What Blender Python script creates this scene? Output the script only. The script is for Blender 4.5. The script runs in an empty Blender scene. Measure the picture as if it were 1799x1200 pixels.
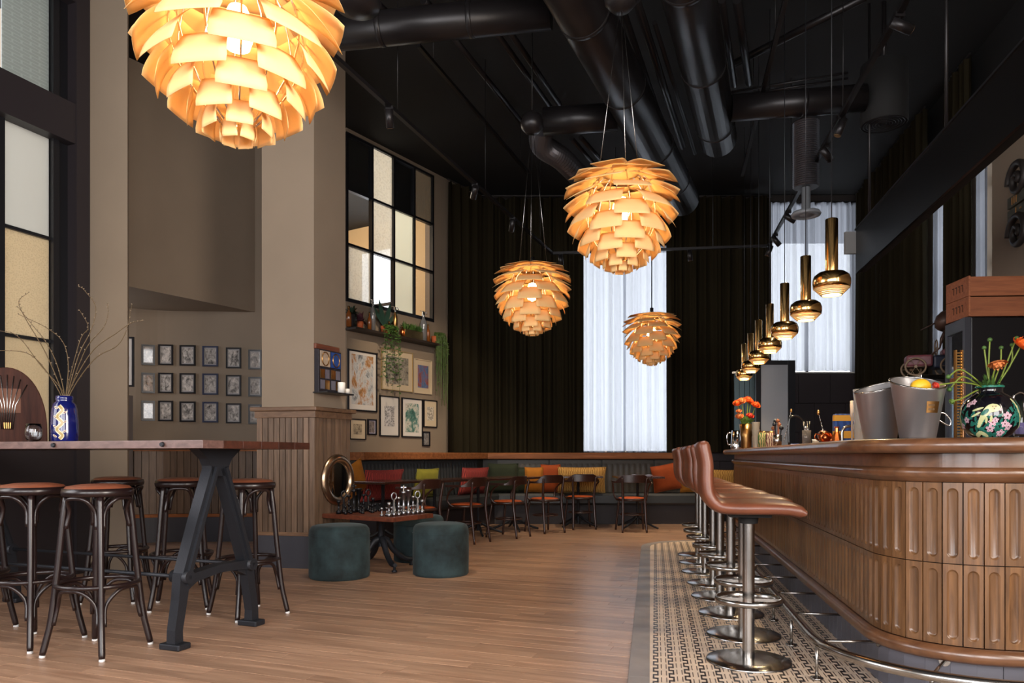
import bpy, math, random
from mathutils import Vector, Matrix
R = random.Random(11)
sc = bpy.context.scene
col = sc.collection
PI = math.pi

# ------------------------------------------------------------------ camera, light, exposure
FPX, CX, HY, EYE = 1300.0, 899.5, 800.0, 1.05
cam = bpy.data.cameras.new('camera')
cam.sensor_width = 36.0
cam.lens = FPX / 1799 * 36.0
cam.shift_y = 200.0 / 1799
cam.clip_start, cam.clip_end = 0.05, 100
camo = bpy.data.objects.new('camera', cam)
camo.location = (0, 0, EYE)
camo.rotation_euler = (PI / 2, 0, 0)
col.objects.link(camo)
sc.camera = camo

WORLD = 5.0
w = bpy.data.worlds.new('sky')
sc.world = w
w.use_nodes = True
w.node_tree.nodes['Background'].inputs[0].default_value = (0.86, 0.92, 1.0, 1)
w.node_tree.nodes['Background'].inputs[1].default_value = WORLD

vs = sc.view_settings
vs.view_transform = 'Standard'
vs.look = 'None'
vs.gamma = 1
vs.use_curve_mapping = False
vs.exposure = 0.25
sc.cycles.max_bounces = 8
sc.cycles.diffuse_bounces = 4
sc.cycles.glossy_bounces = 4
sc.cycles.transmission_bounces = 6
sc.cycles.transparent_max_bounces = 8
sc.cycles.sample_clamp_indirect = 6
sc.cycles.caustics_reflective = False
sc.cycles.caustics_refractive = False

REAR_Y = -3.0
def area(name, loc, rot, sx, sy, power, c):
    l = bpy.data.lights.new(name, 'AREA')
    l.shape = 'RECTANGLE'; l.size = sx; l.size_y = sy; l.energy = power; l.color = c
    o = bpy.data.objects.new(name, l); o.location = loc; o.rotation_euler = rot
    col.objects.link(o)
    return o
# daylight through the three windows of the wall behind the camera
REAR_WIN = (-4.6, -1.6, 1.3)
for k, x in enumerate(REAR_WIN):
    area('window_daylight', (x, REAR_Y + 0.12, 2.5), (PI / 2, 0, 0), 2.3, 3.0, 125, (1.0, 0.93, 0.87))
# daylight through the big window of the right wall, beside the camera
area('window_daylight', (3.15, -.4, 2.4), (PI / 2, 0, PI / 2 + .19), 3.0, 2.8, 560, (1.0, 0.88, 0.76))
# daylight through the steel windows of the left wall, nearer than the photo's edge
LWO = Vector((-3.85, 6.68)); LWD = Vector((-0.35, -0.937)).normalized(); LWN = Vector((0.937, -0.35)).normalized()
p = LWO + LWD * 4.6 + LWN * 0.10
area('window_daylight', (p.x, p.y, 2.6), (PI / 2, 0, math.atan2(LWN.y, LWN.x) - PI / 2), 3.2, 2.6, 130, (0.95, 0.95, 1.0))
# area light added in the unseen passage to brighten the niche
area('passage_fill', (-5.45, 8.05, 2.2), (PI / 2 - .5, 0, -PI / 2), .9, 1.2, 18, (0.92, 0.94, 1.0))

# ------------------------------------------------------------------ helpers
def lin(c):
    return tuple(((x / 255) / 12.92 if x / 255 <= .04045 else ((x / 255 + .055) / 1.055) ** 2.4) for x in c) + (1,)

def P(px, py, d):
    return Vector(((px - CX) / FPX * d, d, EYE - (py - HY) / FPX * d))

def kx(px):
    return (px - CX) / FPX

def zat(py, d):
    return EYE - (py - HY) / FPX * d

def cr(pts, n=6, closed=False):
    pts = [Vector(p) for p in pts]
    out = []
    N = len(pts)
    rng = range(N if closed else N - 1)
    for i in rng:
        p0 = pts[i - 1] if (i > 0 or closed) else pts[0] * 2 - pts[1]
        p1 = pts[i]; p2 = pts[(i + 1) % N]
        p3 = pts[(i + 2) % N] if (i + 2 < N or closed) else pts[-1] * 2 - pts[-2]
        for k in range(n):
            t = k / n
            out.append(0.5 * ((2 * p1) + (p2 - p0) * t + (2 * p0 - 5 * p1 + 4 * p2 - p3) * t * t + (3 * p1 - p0 - 3 * p2 + p3) * t ** 3))
    if not closed:
        out.append(pts[-1])
    return out

class MB:
    def __init__(s):
        s.v = []; s.f = []; s.sm = []
    def add(s, vs_, fs, smooth=False):
        b = len(s.v)
        s.v += [tuple(q) for q in vs_]
        s.f += [tuple(b + i for i in f) for f in fs]
        s.sm += [smooth] * len(fs)
        return s
    def box(s, x0, x1, y0, y1, z0, z1, m=None):
        vv = [Vector((x, y, z)) for z in (z0, z1) for y in (y0, y1) for x in (x0, x1)]
        if m is not None:
            vv = [m @ q for q in vv]
        return s.add(vv, [(0, 2, 3, 1), (4, 5, 7, 6), (0, 1, 5, 4), (2, 6, 7, 3), (0, 4, 6, 2), (1, 3, 7, 5)])
    def prism(s, poly, z0, z1):
        n = len(poly)
        a = sum(poly[i][0] * poly[(i + 1) % n][1] - poly[(i + 1) % n][0] * poly[i][1] for i in range(n))
        if a < 0: poly = list(reversed(poly))
        vv = [(q[0], q[1], z0) for q in poly] + [(q[0], q[1], z1) for q in poly]
        return s.add(vv, [tuple(range(n - 1, -1, -1)), tuple(range(n, 2 * n))] + [(i, (i + 1) % n, n + (i + 1) % n, n + i) for i in range(n)])
    def tube(s, pts, r, n=8, caps=True, closed=False, smooth=True, up=None):
        pts = [Vector(q) for q in pts]
        N = len(pts)
        rs = r if isinstance(r, (list, tuple)) else [r] * N
        vv = []
        prev = None
        for i, q in enumerate(pts):
            if closed: t = pts[(i + 1) % N] - pts[i - 1]
            else: t = pts[min(i + 1, N - 1)] - pts[max(i - 1, 0)]
            t = t.normalized() if t.length > 1e-9 else Vector((0, 0, 1))
            if prev is None:
                a = Vector(up) if up else (Vector((0, 0, 1)) if abs(t.z) < .9 else Vector((1, 0, 0)))
                x = (a - t * a.dot(t)).normalized()
            else:
                x = prev - t * prev.dot(t)
                x = x.normalized() if x.length > 1e-6 else t.orthogonal().normalized()
            prev = x
            y = t.cross(x)
            for k in range(n):
                an = 2 * PI * k / n
                vv.append(q + (x * math.cos(an) + y * math.sin(an)) * rs[i])
        ff = []
        for i in range(N if closed else N - 1):
            a = i * n; b = ((i + 1) % N) * n
            for k in range(n):
                k2 = (k + 1) % n
                ff.append((a + k, a + k2, b + k2, b + k))
        s.add(vv, ff, smooth)
        if caps and not closed:
            b = len(s.v) - len(vv)
            s.f += [tuple(b + k for k in range(n - 1, -1, -1)), tuple(b + (N - 1) * n + k for k in range(n))]
            s.sm += [False, False]
        return s
    def lathe(s, prof, n=24, m=None, smooth=True, sx=1, sy=1):
        vv = []; ff = []
        idx = []
        for (r, z) in prof:
            if r < 1e-5:
                idx.append((len(vv), 1)); vv.append(Vector((0, 0, z)))
            else:
                idx.append((len(vv), n))
                for k in range(n):
                    an = 2 * PI * k / n
                    vv.append(Vector((r * math.cos(an) * sx, r * math.sin(an) * sy, z)))
        for i in range(len(prof) - 1):
            (a, na), (b, nb) = idx[i], idx[i + 1]
            for k in range(n):
                k2 = (k + 1) % n
                if na == n and nb == n: ff.append((a + k, a + k2, b + k2, b + k))
                elif na == 1 and nb == n: ff.append((a, b + k2, b + k))
                elif na == n and nb == 1: ff.append((a + k, a + k2, b))
        if m is not None: vv = [m @ q for q in vv]
        return s.add(vv, ff, smooth)
    def grid(s, fn, nu, nv, smooth=True, cu=False):
        vv = [fn(i / (nu if cu else nu), j / nv) for j in range(nv + 1) for i in range(nu if cu else nu + 1)]
        W = nu if cu else nu + 1
        ff = []
        for j in range(nv):
            for i in range(nu):
                i2 = (i + 1) % W
                ff.append((j * W + i, j * W + i2, (j + 1) * W + i2, (j + 1) * W + i))
        return s.add(vv, ff, smooth)
    def sweep(s, path, nor, prof, smooth=False, z=0.0):
        n = len(prof); N = len(path)
        vv = []
        for q, nn in zip(path, nor):
            for (o, zz) in prof:
                vv.append((q[0] + nn[0] * o, q[1] + nn[1] * o, zz + z))
        ff = []
        for i in range(N - 1):
            for k in range(n):
                k2 = (k + 1) % n
                ff.append((i * n + k, i * n + k2, (i + 1) * n + k2, (i + 1) * n + k))
        s.add(vv, ff, smooth)
        b = len(s.v) - len(vv)
        s.f += [tuple(b + k for k in range(n)), tuple(b + (N - 1) * n + k for k in range(n - 1, -1, -1))]
        s.sm += [False, False]
        return s
    def mesh(s, name, mat):
        me = bpy.data.meshes.new(name)
        me.from_pydata(s.v, [], s.f)
        me.polygons.foreach_set('use_smooth', s.sm)
        if mat: me.materials.append(mat)
        me.update()
        return me
    def build(s, name, mat, parent=None, bev=0, loc=None, rz=0, seg=2):
        o = bpy.data.objects.new(name, s.mesh(name, mat))
        col.objects.link(o)
        if parent is not None: o.parent = parent
        if loc is not None: o.location = loc
        if rz: o.rotation_euler = (0, 0, rz)
        if bev:
            b = o.modifiers.new('bevel', 'BEVEL'); b.width = bev; b.segments = seg; b.limit_method = 'ANGLE'
        return o

def tag(o, label, cat, group=None, kind=None):
    o['label'] = label; o['category'] = cat
    if group: o['group'] = group
    if kind: o['kind'] = kind
    return o
def thing(name, label, cat, loc=(0, 0, 0), rz=0, group=None, kind=None):
    o = bpy.data.objects.new(name, None)
    o.empty_display_size = 0.1
    col.objects.link(o)
    o.location = loc; o.rotation_euler = (0, 0, rz)
    return tag(o, label, cat, group, kind)
def link(name, me, parent, loc=(0, 0, 0), rot=(0, 0, 0)):
    o = bpy.data.objects.new(name, me); col.objects.link(o)
    if parent is not None: o.parent = parent
    o.location = loc; o.rotation_euler = rot
    return o
def kids(o):
    return [c for c in col.objects if c.parent == o]
def dup(root, loc, rz, label, tree=None):
    r = root.copy(); col.objects.link(r); r.location = loc; r.rotation_euler = (0, 0, rz); r['label'] = label
    for c, subs in tree:
        k = c.copy(); col.objects.link(k); k.parent = r
        for g in subs:
            h = g.copy(); col.objects.link(h); h.parent = k
    return r
def tree_of(root):
    return [(c, kids(c)) for c in kids(root)]
ORD = ['first', 'second', 'third', 'fourth', 'fifth', 'sixth', 'seventh', 'eighth', 'ninth', 'tenth']

def normals2(path):
    out = []
    N = len(path)
    for i in range(N):
        a = Vector(path[max(i - 1, 0)][:2]); b = Vector(path[min(i + 1, N - 1)][:2])
        t = (b - a).normalized()
        out.append(Vector((t.y, -t.x)))
    return out

class Wall:
    """a vertical plane on the plan: origin, direction along it, normal into the room"""
    def __init__(s, o, e=None, d=None):
        s.o = Vector(o); s.u = ((Vector(e) - s.o) if e is not None else Vector(d)).normalized()
        s.n = Vector((s.u.y, -s.u.x))
        if s.n.dot(-s.o) < 0: s.n = -s.n
    def s_at(s, px):
        k = kx(px)   # x = k*y
        return (k * s.o.y - s.o.x) / (s.u.x - k * s.u.y)
    def pt(s, t, off=0, z=0):
        q = s.o + s.u * t + s.n * off
        return Vector((q.x, q.y, z))
    def px(s, px, py, off=0):
        w2 = Wall(s.o + s.n * off, d=s.u)
        t = w2.s_at(px); q = w2.o + w2.u * t
        return t, zat(py, q.y)
    def m(s, t, off, z):
        q = s.pt(t, off, z)
        x = Vector((s.u.x, s.u.y, 0)); y = Vector((s.n.x, s.n.y, 0))
        if x.cross(y).z < 0: x = -x
        return Matrix(((x.x, y.x, 0, q.x), (x.y, y.y, 0, q.y), (0, 0, 1, q.z), (0, 0, 0, 1)))
    def rz(s):
        # rotation so that local +y is the wall normal
        return math.atan2(s.n.y, s.n.x) - PI / 2

# ------------------------------------------------------------------ materials
MATS = {}
def newmat(name):
    m = bpy.data.materials.new(name); m.use_nodes = True
    nt = m.node_tree
    return m, nt, nt.nodes['Principled BSDF']
def node(nt, t, **kw):
    n = nt.nodes.new(t)
    for k, v in kw.items(): setattr(n, k, v)
    return n
def ramp(nt, fac, stops):
    r = node(nt, 'ShaderNodeValToRGB')
    e = r.color_ramp.elements
    while len(e) < len(stops): e.new(0.5)
    for q, (p_, c) in zip(e, stops):
        q.position = p_; q.color = c
    nt.links.new(fac, r.inputs[0])
    return r.outputs[0]
def coords(nt, scale=(1, 1, 1), kind='Object', rnd=False, rot=(0, 0, 0)):
    tc = node(nt, 'ShaderNodeTexCoord'); mp = node(nt, 'ShaderNodeMapping')
    mp.inputs['Scale'].default_value = scale; mp.inputs['Rotation'].default_value = rot
    src = tc.outputs[kind]
    if rnd:
        oi = node(nt, 'ShaderNodeObjectInfo'); ad = node(nt, 'ShaderNodeVectorMath', operation='MULTIPLY_ADD')
        ad.inputs[1].default_value = (37, 23, 51)
        nt.links.new(oi.outputs['Random'], ad.inputs[0]); nt.links.new(src, ad.inputs[2]); src = ad.outputs[0]
    nt.links.new(src, mp.inputs[0])
    return mp.outputs[0]
def noise(nt, vec, scale=5, detail=3, rough=.55, dist=0):
    n = node(nt, 'ShaderNodeTexNoise')
    n.inputs['Scale'].default_value = scale; n.inputs['Detail'].default_value = detail
    n.inputs['Roughness'].default_value = rough; n.inputs['Distortion'].default_value = dist
    nt.links.new(vec, n.inputs['Vector'])
    return n.outputs[0]
def bumpn(nt, b, h, strength=.3, dist=.01):
    bn = node(nt, 'ShaderNodeBump'); bn.inputs['Strength'].default_value = strength; bn.inputs['Distance'].default_value = dist
    nt.links.new(h, bn.inputs['Height']); nt.links.new(bn.outputs[0], b.inputs['Normal'])
def mat(name, c, rough=.5, metal=0, var=0, vscale=6, bump=0, bscale=60, coat=0, sheen=0, spec=.5, stretch=(1, 1, 1), trans=0, ior=1.45, alpha=1, emit=None, estr=0, rnd=False):
    if name in MATS: return MATS[name]
    m, nt, b = newmat(name)
    C = lin(c)
    b.inputs['Base Color'].default_value = C
    b.inputs['Roughness'].default_value = rough; b.inputs['Metallic'].default_value = metal
    b.inputs['Specular IOR Level'].default_value = spec
    b.inputs['Coat Weight'].default_value = coat; b.inputs['Coat Roughness'].default_value = .08
    b.inputs['Transmission Weight'].default_value = trans; b.inputs['IOR'].default_value = ior
    b.inputs['Alpha'].default_value = alpha
    if sheen:
        b.inputs['Sheen Weight'].default_value = sheen; b.inputs['Sheen Roughness'].default_value = .45
        b.inputs['Sheen Tint'].default_value = tuple(min(1, x * 2 + .15) for x in C[:3]) + (1,)
    if emit:
        b.inputs['Emission Color'].default_value = lin(emit); b.inputs['Emission Strength'].default_value = estr
    if var:
        v = coords(nt, stretch, rnd=rnd)
        f = noise(nt, v, vscale, 4)
        c1 = tuple(x * (1 - var) for x in C[:3]) + (1,); c2 = tuple(min(1, x * (1 + var)) for x in C[:3]) + (1,)
        nt.links.new(ramp(nt, f, [(.3, c1), (.7, c2)]), b.inputs['Base Color'])
    if bump:
        v = coords(nt, stretch)
        bumpn(nt, b, noise(nt, v, bscale, 2), bump, .004)
    MATS[name] = m
    return m
def wood(name, c1, c2, axis=0, scale=3.0, rough=.45, rnd=True, spread=.25, coat=0, island=False, strg=14):
    if name in MATS: return MATS[name]
    m, nt, b = newmat(name)
    st = [strg, strg, strg]; st[axis] = 1.0
    v = coords(nt, tuple(st), rnd=rnd)
    f = noise(nt, v, scale, 5, .6, .6)
    c = ramp(nt, f, [(.25, lin(c1)), (.75, lin(c2))])
    hs = node(nt, 'ShaderNodeHueSaturation')
    if island: src = node(nt, 'ShaderNodeNewGeometry').outputs['Random Per Island']
    else: src = node(nt, 'ShaderNodeObjectInfo').outputs['Random']
    mr = node(nt, 'ShaderNodeMapRange'); mr.inputs['To Min'].default_value = 1 - spread; mr.inputs['To Max'].default_value = 1 + spread
    nt.links.new(src, mr.inputs[0]); nt.links.new(mr.outputs[0], hs.inputs['Value']); nt.links.new(c, hs.inputs['Color'])
    nt.links.new(hs.outputs[0], b.inputs['Base Color'])
    b.inputs['Roughness'].default_value = rough; b.inputs['Coat Weight'].default_value = coat; b.inputs['Coat Roughness'].default_value = .15
    bumpn(nt, b, f, .12, .002)
    MATS[name] = m
    return m
def frost(name, c, bump_kind=None, clear=0.0, gloss=.12, bscale=60):
    """frosted or patterned window glass / sheer cloth: passes diffused light"""
    m = bpy.data.materials.new(name); m.use_nodes = True; nt = m.node_tree
    nt.nodes.clear()
    out = node(nt, 'ShaderNodeOutputMaterial')
    tr = node(nt, 'ShaderNodeBsdfTranslucent'); tr.inputs[0].default_value = lin(c)
    df = node(nt, 'ShaderNodeBsdfDiffuse'); df.inputs[0].default_value = lin(c)
    gl = node(nt, 'ShaderNodeBsdfGlossy'); gl.inputs['Roughness'].default_value = .25
    tp = node(nt, 'ShaderNodeBsdfTransparent')
    m1 = node(nt, 'ShaderNodeMixShader'); m1.inputs[0].default_value = .25
    m2 = node(nt, 'ShaderNodeMixShader'); m2.inputs[0].default_value = gloss
    m3 = node(nt, 'ShaderNodeMixShader'); m3.inputs[0].default_value = clear
    L = nt.links.new
    L(tr.outputs[0], m1.inputs[1]); L(df.outputs[0], m1.inputs[2])
    L(m1.outputs[0], m2.inputs[1]); L(gl.outputs[0], m2.inputs[2])
    L(m2.outputs[0], m3.inputs[1]); L(tp.outputs[0], m3.inputs[2])
    L(m3.outputs[0], out.inputs[0])
    if bump_kind:
        v = coords(nt)
        if bump_kind == 'hammer':
            t = node(nt, 'ShaderNodeTexVoronoi'); t.inputs['Scale'].default_value = bscale; L(v, t.inputs['Vector']); h = t.outputs['Distance']
        elif bump_kind == 'brick':
            v = coords(nt, rot=(PI / 2, 0, 0))
            t = node(nt, 'ShaderNodeTexBrick'); t.inputs['Scale'].default_value = bscale; t.inputs['Mortar Size'].default_value = .03; L(v, t.inputs['Vector']); h = t.outputs['Fac']
        elif bump_kind == 'ribs':
            t = node(nt, 'ShaderNodeTexWave'); t.inputs['Scale'].default_value = bscale; L(v, t.inputs['Vector']); h = t.outputs['Fac']
        else:
            h = noise(nt, v, bscale, 2)
        rc = ramp(nt, h, [(.15, tuple(x * .8 for x in lin(c)[:3]) + (1,)), (.6, lin(c))])
        L(rc, tr.inputs[0])
        bn = node(nt, 'ShaderNodeBump'); bn.inputs['Strength'].default_value = .6; bn.inputs['Distance'].default_value = .004
        L(h, bn.inputs['Height'])
        for q in (tr, gl): L(bn.outputs[0], q.inputs['Normal'])
    return m
def art(name, c1, c2, scale=7, seed=0.0, kind='photo', c3=None, paper=None):
    m, nt, b = newmat(name)
    v = coords(nt, (1, 1, 1), 'Generated')
    mp = node(nt, 'ShaderNodeVectorMath', operation='ADD'); mp.inputs[1].default_value = (seed, seed * 1.7, seed * .6)
    nt.links.new(v, mp.inputs[0])
    f = noise(nt, mp.outputs[0], scale * .6, 9, .75, .5)
    if kind == 'photo': st = [(.36, lin(c1)), (.62, lin(c2))]
    elif kind == 'lines': st = [(.46, lin(c2)), (.485, lin(c1)), (.50, lin(c1)), (.525, lin(c2))]
    else: st = [(.34, lin(c1)), (.46, lin(c2)), (.56, lin(c3)), (.7, lin(c1))]
    nt.links.new(ramp(nt, f, st), b.inputs['Base Color'])
    b.inputs['Roughness'].default_value = .6
    b.inputs['Coat Weight'].default_value = 1; b.inputs['Coat Roughness'].default_value = .02
    return m

M_WALL = mat('wall_paint', (134, 118, 101), .75, var=.05, vscale=1.5)
M_BLACK = mat('black_paint', (15, 14, 14), .8)
M_DUCT = mat('black_duct', (32, 29, 30), .36, metal=.4, var=.2, vscale=3)
M_STEELBLK = mat('black_steel_frame', (30, 30, 34), .35, metal=.3)
M_IRON = mat('cast_iron', (38, 40, 46), .5, metal=.4, bump=.25, bscale=120)
M_BENT = mat('dark_bentwood', (28, 16, 16), .34, coat=.15)
M_BENT2 = mat('brown_bentwood', (46, 23, 16), .34, coat=.2)
M_TAN = mat('tan_leather', (124, 70, 48), .42, var=.12, vscale=12, bump=.12, bscale=220)
M_SEAT = mat('orange_leather', (184, 84, 42), .4, var=.1, vscale=10)
M_BSEAT = mat('brown_leather', (102, 57, 39), .34, var=.15, vscale=9, bump=.15, bscale=160)
M_BLKLEATHER = mat('black_leather', (46, 48, 50), .42, bump=.12, bscale=200)
M_STEEL = mat('brushed_steel', (166, 163, 160), .22, metal=1)
M_CHROME = mat('chrome', (225, 225, 228), .08, metal=1)
M_BRASS = mat('polished_brass', (228, 184, 118), .14, metal=1)
M_BRASSD = mat('aged_brass', (170, 128, 78), .3, metal=1, var=.2, vscale=9)
M_PLINTH = mat('slate_blue_paint', (62, 62, 70), .55)
M_VELVET = mat('teal_velvet', (30, 45, 48), .85, var=.75, vscale=6, sheen=.25)
M_CURT = mat('dark_olive_velvet', (36, 31, 20), .95, spec=.1)
M_RUB = mat('white_felt', (205, 205, 205), .8)
M_WHITE = mat('white_ceramic', (225, 222, 216), .4)
M_MIRROR = mat('mirror_glass', (200, 205, 205), .02, metal=1)
M_GLASS = mat('clear_glass', (245, 248, 250), .02, trans=1, ior=1.45)
M_OAKV = wood('oak_vertical', (74, 57, 45), (118, 95, 77), 2, 3, .5)
M_OAKH = wood('oak_rail', (104, 60, 34), (158, 100, 62), 0, 2.2, .5)
MATS['oak_rail'].node_tree.nodes['Principled BSDF'].inputs['Specular IOR Level'].default_value = .12
M_OAKC = wood('oak_cap', (84, 60, 44), (128, 98, 74), 0, 2.2, .5)
M_BAR = wood('bar_oak', (68, 44, 26), (128, 90, 56), 2, 3.2, .36, spread=.14, coat=.35)
M_BART = wood('bar_oak_moulding', (72, 44, 28), (122, 82, 54), 0, 2.0, .34, rnd=False, spread=.02, coat=.5, strg=6)
M_TABLE = wood('table_wood', (70, 50, 46), (112, 86, 80), 0, 2.5, .35, coat=.2)
M_TOPD = wood('dark_table_wood', (40, 22, 16), (66, 38, 28), 0, 2.5, .25, coat=.4)
M_CHESST = wood('walnut_table', (78, 36, 24), (124, 66, 44), 0, 2.5, .35, coat=.2)
M_FLOOR = wood('floor_oak', (134, 101, 80), (188, 151, 124), 0, 2.0, .32, spread=.16)
M_FLOORI = wood('floor_oak_far', (134, 101, 80), (188, 151, 124), 0, 2.0, .32, rnd=False, spread=.16, island=True)
M_CRATE = wood('crate_pine', (122, 66, 38), (168, 100, 62), 0, 3, .6)
M_GREEN = mat('leaf_green', (62, 92, 40), .5, var=.3, vscale=20)
M_GREEND = mat('leaf_dark_green', (30, 52, 34), .45, var=.3, vscale=20)
M_GREENL = mat('leaf_light_green', (118, 150, 70), .5, var=.25, vscale=20)
M_STEM = mat('stem_green', (112, 128, 48), .5)
M_TWIG = mat('twig_brown', (84, 66, 40), .7)
M_TERRA = mat('terracotta', (168, 84, 46), .7)
M_COPPER = mat('copper', (190, 112, 66), .22, metal=1)
M_TILEW = mat('white_tile', (196, 190, 190), .25, rnd=True)
CEIL = 5.2

# ================================================================== STRUCTURE
BACK_Y = 11.8
MW = Wall((-2.08, 9.39), e=(-0.54, BACK_Y))          # wall with the mirrored window and the pictures
BW = Wall((-0.54, BACK_Y), d=(1, 0))                 # wall with the curtains
RW = Wall((3.3 + .194 * BACK_Y, BACK_Y), d=(-.194, -1))   # wall behind the bar
LW = Wall(LWO, d=LWD)                                # wall with the steel windows
COR = MW.s_at(0) * 0 + (Vector((-0.54, BACK_Y)) - MW.o).length
NICHE = [Vector((kx(px) * d, d)) for px, d in ((150, 8.75), (226, 8.85), (290, 9.0), (370, 9.05), (460, 9.1), (540, 9.2))] + [MW.o.copy()]

def struct(o, label, cat): return tag(o, label, cat, kind='structure')

# floor slab under the boards
fl = MB().box(-9, 7, REAR_Y - .3, 12.4, -.3, -.02).build('floor', mat('subfloor', (40, 28, 20), .8))
struct(fl, 'oak strip floor of the bar room', 'floor')
ce = MB().prism([(-7.6, REAR_Y - .3), (7, REAR_Y - .3), (7, 14.5), (-6.4, 14.5), (-6.4, 7.2), (-4.02, 6.98)], CEIL, CEIL + .2).build('ceiling', M_BLACK)
struct(ce, 'black painted ceiling hung with ducts and pipes', 'ceiling')

# --- floor boards, perpendicular to the room's main axis
E1 = Vector((.937, -.35)).normalized(); E2 = Vector((.35, .937)).normalized()
BWID = .092
rr = random.Random(5)
boards = []
j = 0; v = .6
LEN = (.7, .95, 1.2, 1.5)
while v < 12.4:
    u = -8.5 + rr.uniform(-1, 0)
    while u < 3.2:
        L = rr.choice(LEN)
        c = E1 * (u + L / 2) + E2 * (v + BWID / 2)
        a = E1 * u + E2 * v; b_ = E1 * (u + L) + E2 * v
        if c.y > 1.9 and c.y < 12.0:
            pa, pb = CX + FPX * a.x / max(a.y, .8), CX + FPX * b_.x / max(b_.y, .8)
            if pb > -250 and pa < 1900 and c.x < 1.2 + .19 * c.y and c.x > -5.6:
                boards.append((c, L))
        u += L
    v += BWID
def vis(bd):
    c, L = bd
    px = CX + FPX * c.x / c.y
    return -.5 * 0 + (1 if (-150 < px < 1250 and c.y > 3.2) else 0) / c.y ** 2
boards.sort(key=vis, reverse=True)
PM = {}
for L in LEN:
    PM[L] = MB().box(-L / 2 + .001, L / 2 - .001, -BWID / 2 + .0012, BWID / 2 - .0012, -.018, 0).mesh('floor_board', M_FLOOR)
rz1 = math.atan2(E1.y, E1.x)
for c, L in boards[:300]:
    link('floor_board', PM[L], fl, (c.x, c.y, R.uniform(-.0006, .0003)), (0, 0, rz1))
mb = MB()
for c, L in boards[300:]:
    m = Matrix.Translation((c.x, c.y, 0)) @ Matrix.Rotation(rz1, 4, 'Z')
    mb.box(-L / 2 + .001, L / 2 - .001, -BWID / 2 + .0012, BWID / 2 - .0012, -.018, 0, m)
fb = mb.build('floor_boards_far', M_FLOORI, fl); fb['kind'] = 'stuff'

# --- back wall with two window openings
def wall_boxes(wall, s0, s1, z0, z1, holes, th=.25, off=0):
    """boxes of a wall with rectangular holes (s0,s1,z0,z1)"""
    mb = MB()
    holes = sorted(holes)
    cur = s0
    def bx(a, b, c, d):
        if b - a > 1e-4 and d - c > 1e-4:
            q = [wall.pt(a, off), wall.pt(b, off), wall.pt(b, off - th), wall.pt(a, off - th)]
            mb.prism([(k.x, k.y) for k in q], c, d)
    for (a, b, c, d) in holes:
        bx(cur, a, z0, z1)
        bx(a, b, z0, c); bx(a, b, d, z1)
        cur = b
    bx(cur, s1, z0, z1)
    return mb
def sx(X): return X + .54
W1 = (sx(1.02), sx(2.62), 1.1, 4.35)
W2 = (sx(4.02), sx(5.50), 2.36, 5.02)
struct(wall_boxes(BW, -.1, 7, 0, CEIL, [W1, W2]).build('wall_back', mat('dark_wall_paint', (52, 46, 44), .75)), 'dark back wall behind the long curtains', 'wall')
struct(wall_boxes(MW, -.02, COR + .1, 0, CEIL, [(MW.s_at(609), MW.s_at(761), 3.03, 5.14)], th=.15).build('wall_gallery', M_WALL), 'taupe wall carrying the framed prints and internal window', 'wall')
rw_h = [(RW.s_at(1650) * 0 + 10.7, 14.0, .95, 4.0)]
for a, b in ((1650, 1690), (1722, 1743)):
    rw_h.append((RW.s_at(a), RW.s_at(b), 2.2, 4.6))
struct(wall_boxes(RW, -.1, 16, 0, 4.62, rw_h).build('wall_right', M_WALL), 'taupe wall behind the back bar', 'wall')
struct(wall_boxes(RW, -.1, 16, 4.62, CEIL, []).build('wall_right_upper', M_BLACK), 'black upper wall above the bar hood', 'wall')
rear_h = [(x + 9 - 1.2, x + 9 + 1.2, .9, 4.1) for x in REAR_WIN]
REW = Wall((-9, REAR_Y), d=(1, 0)); REW.n = Vector((0, 1))
struct(wall_boxes(REW, 0, 16, 0, CEIL, rear_h).build('wall_rear', M_WALL), 'wall with tall windows behind the camera', 'wall')

# --- niche wall (curved) and the closing wall towards the passage
def wall_poly(pts, z0, z1, th=.12):
    nn = normals2([(q.x, q.y) for q in pts])
    mb = MB()
    mb.sweep([(q.x, q.y) for q in pts], nn, [(0, z0), (0, z1), (-th, z1), (-th, z0)])
    return mb
ns = cr(NICHE[:-1], 5) + [NICHE[-1]]
NS = [Vector(q) for q in ns]
struct(wall_poly(NS, 0, CEIL).build('wall_niche', M_WALL), 'curved taupe wall hung with rows of black and white photographs', 'wall')
def hit(px, poly, off=0):
    """where the sight line of a pixel column meets a plan polyline; returns point, tangent"""
    nn = normals2(poly)
    pp = [q + n_ * off for q, n_ in zip(poly, nn)]
    k = kx(px)
    for a, b in zip(pp, pp[1:]):
        fa = a.x - k * a.y; fb_ = b.x - k * b.y
        if fa <= 0 <= fb_ or fa >= 0 >= fb_:
            t = fa / (fa - fb_) if fa != fb_ else 0
            return a + (b - a) * t, (b - a).normalized()
    return pp[0], (pp[1] - pp[0]).normalized()
PC = [Vector((-3.95, 6.70)), Vector((-5.6, 7.3)), Vector((-5.6, 8.75)), Vector((NICHE[0].x + .05, NICHE[0].y))]
struct(wall_poly(PC, 0, CEIL).build('wall_passage', M_WALL), 'short taupe wall of the passage behind the pier', 'wall')
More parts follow.
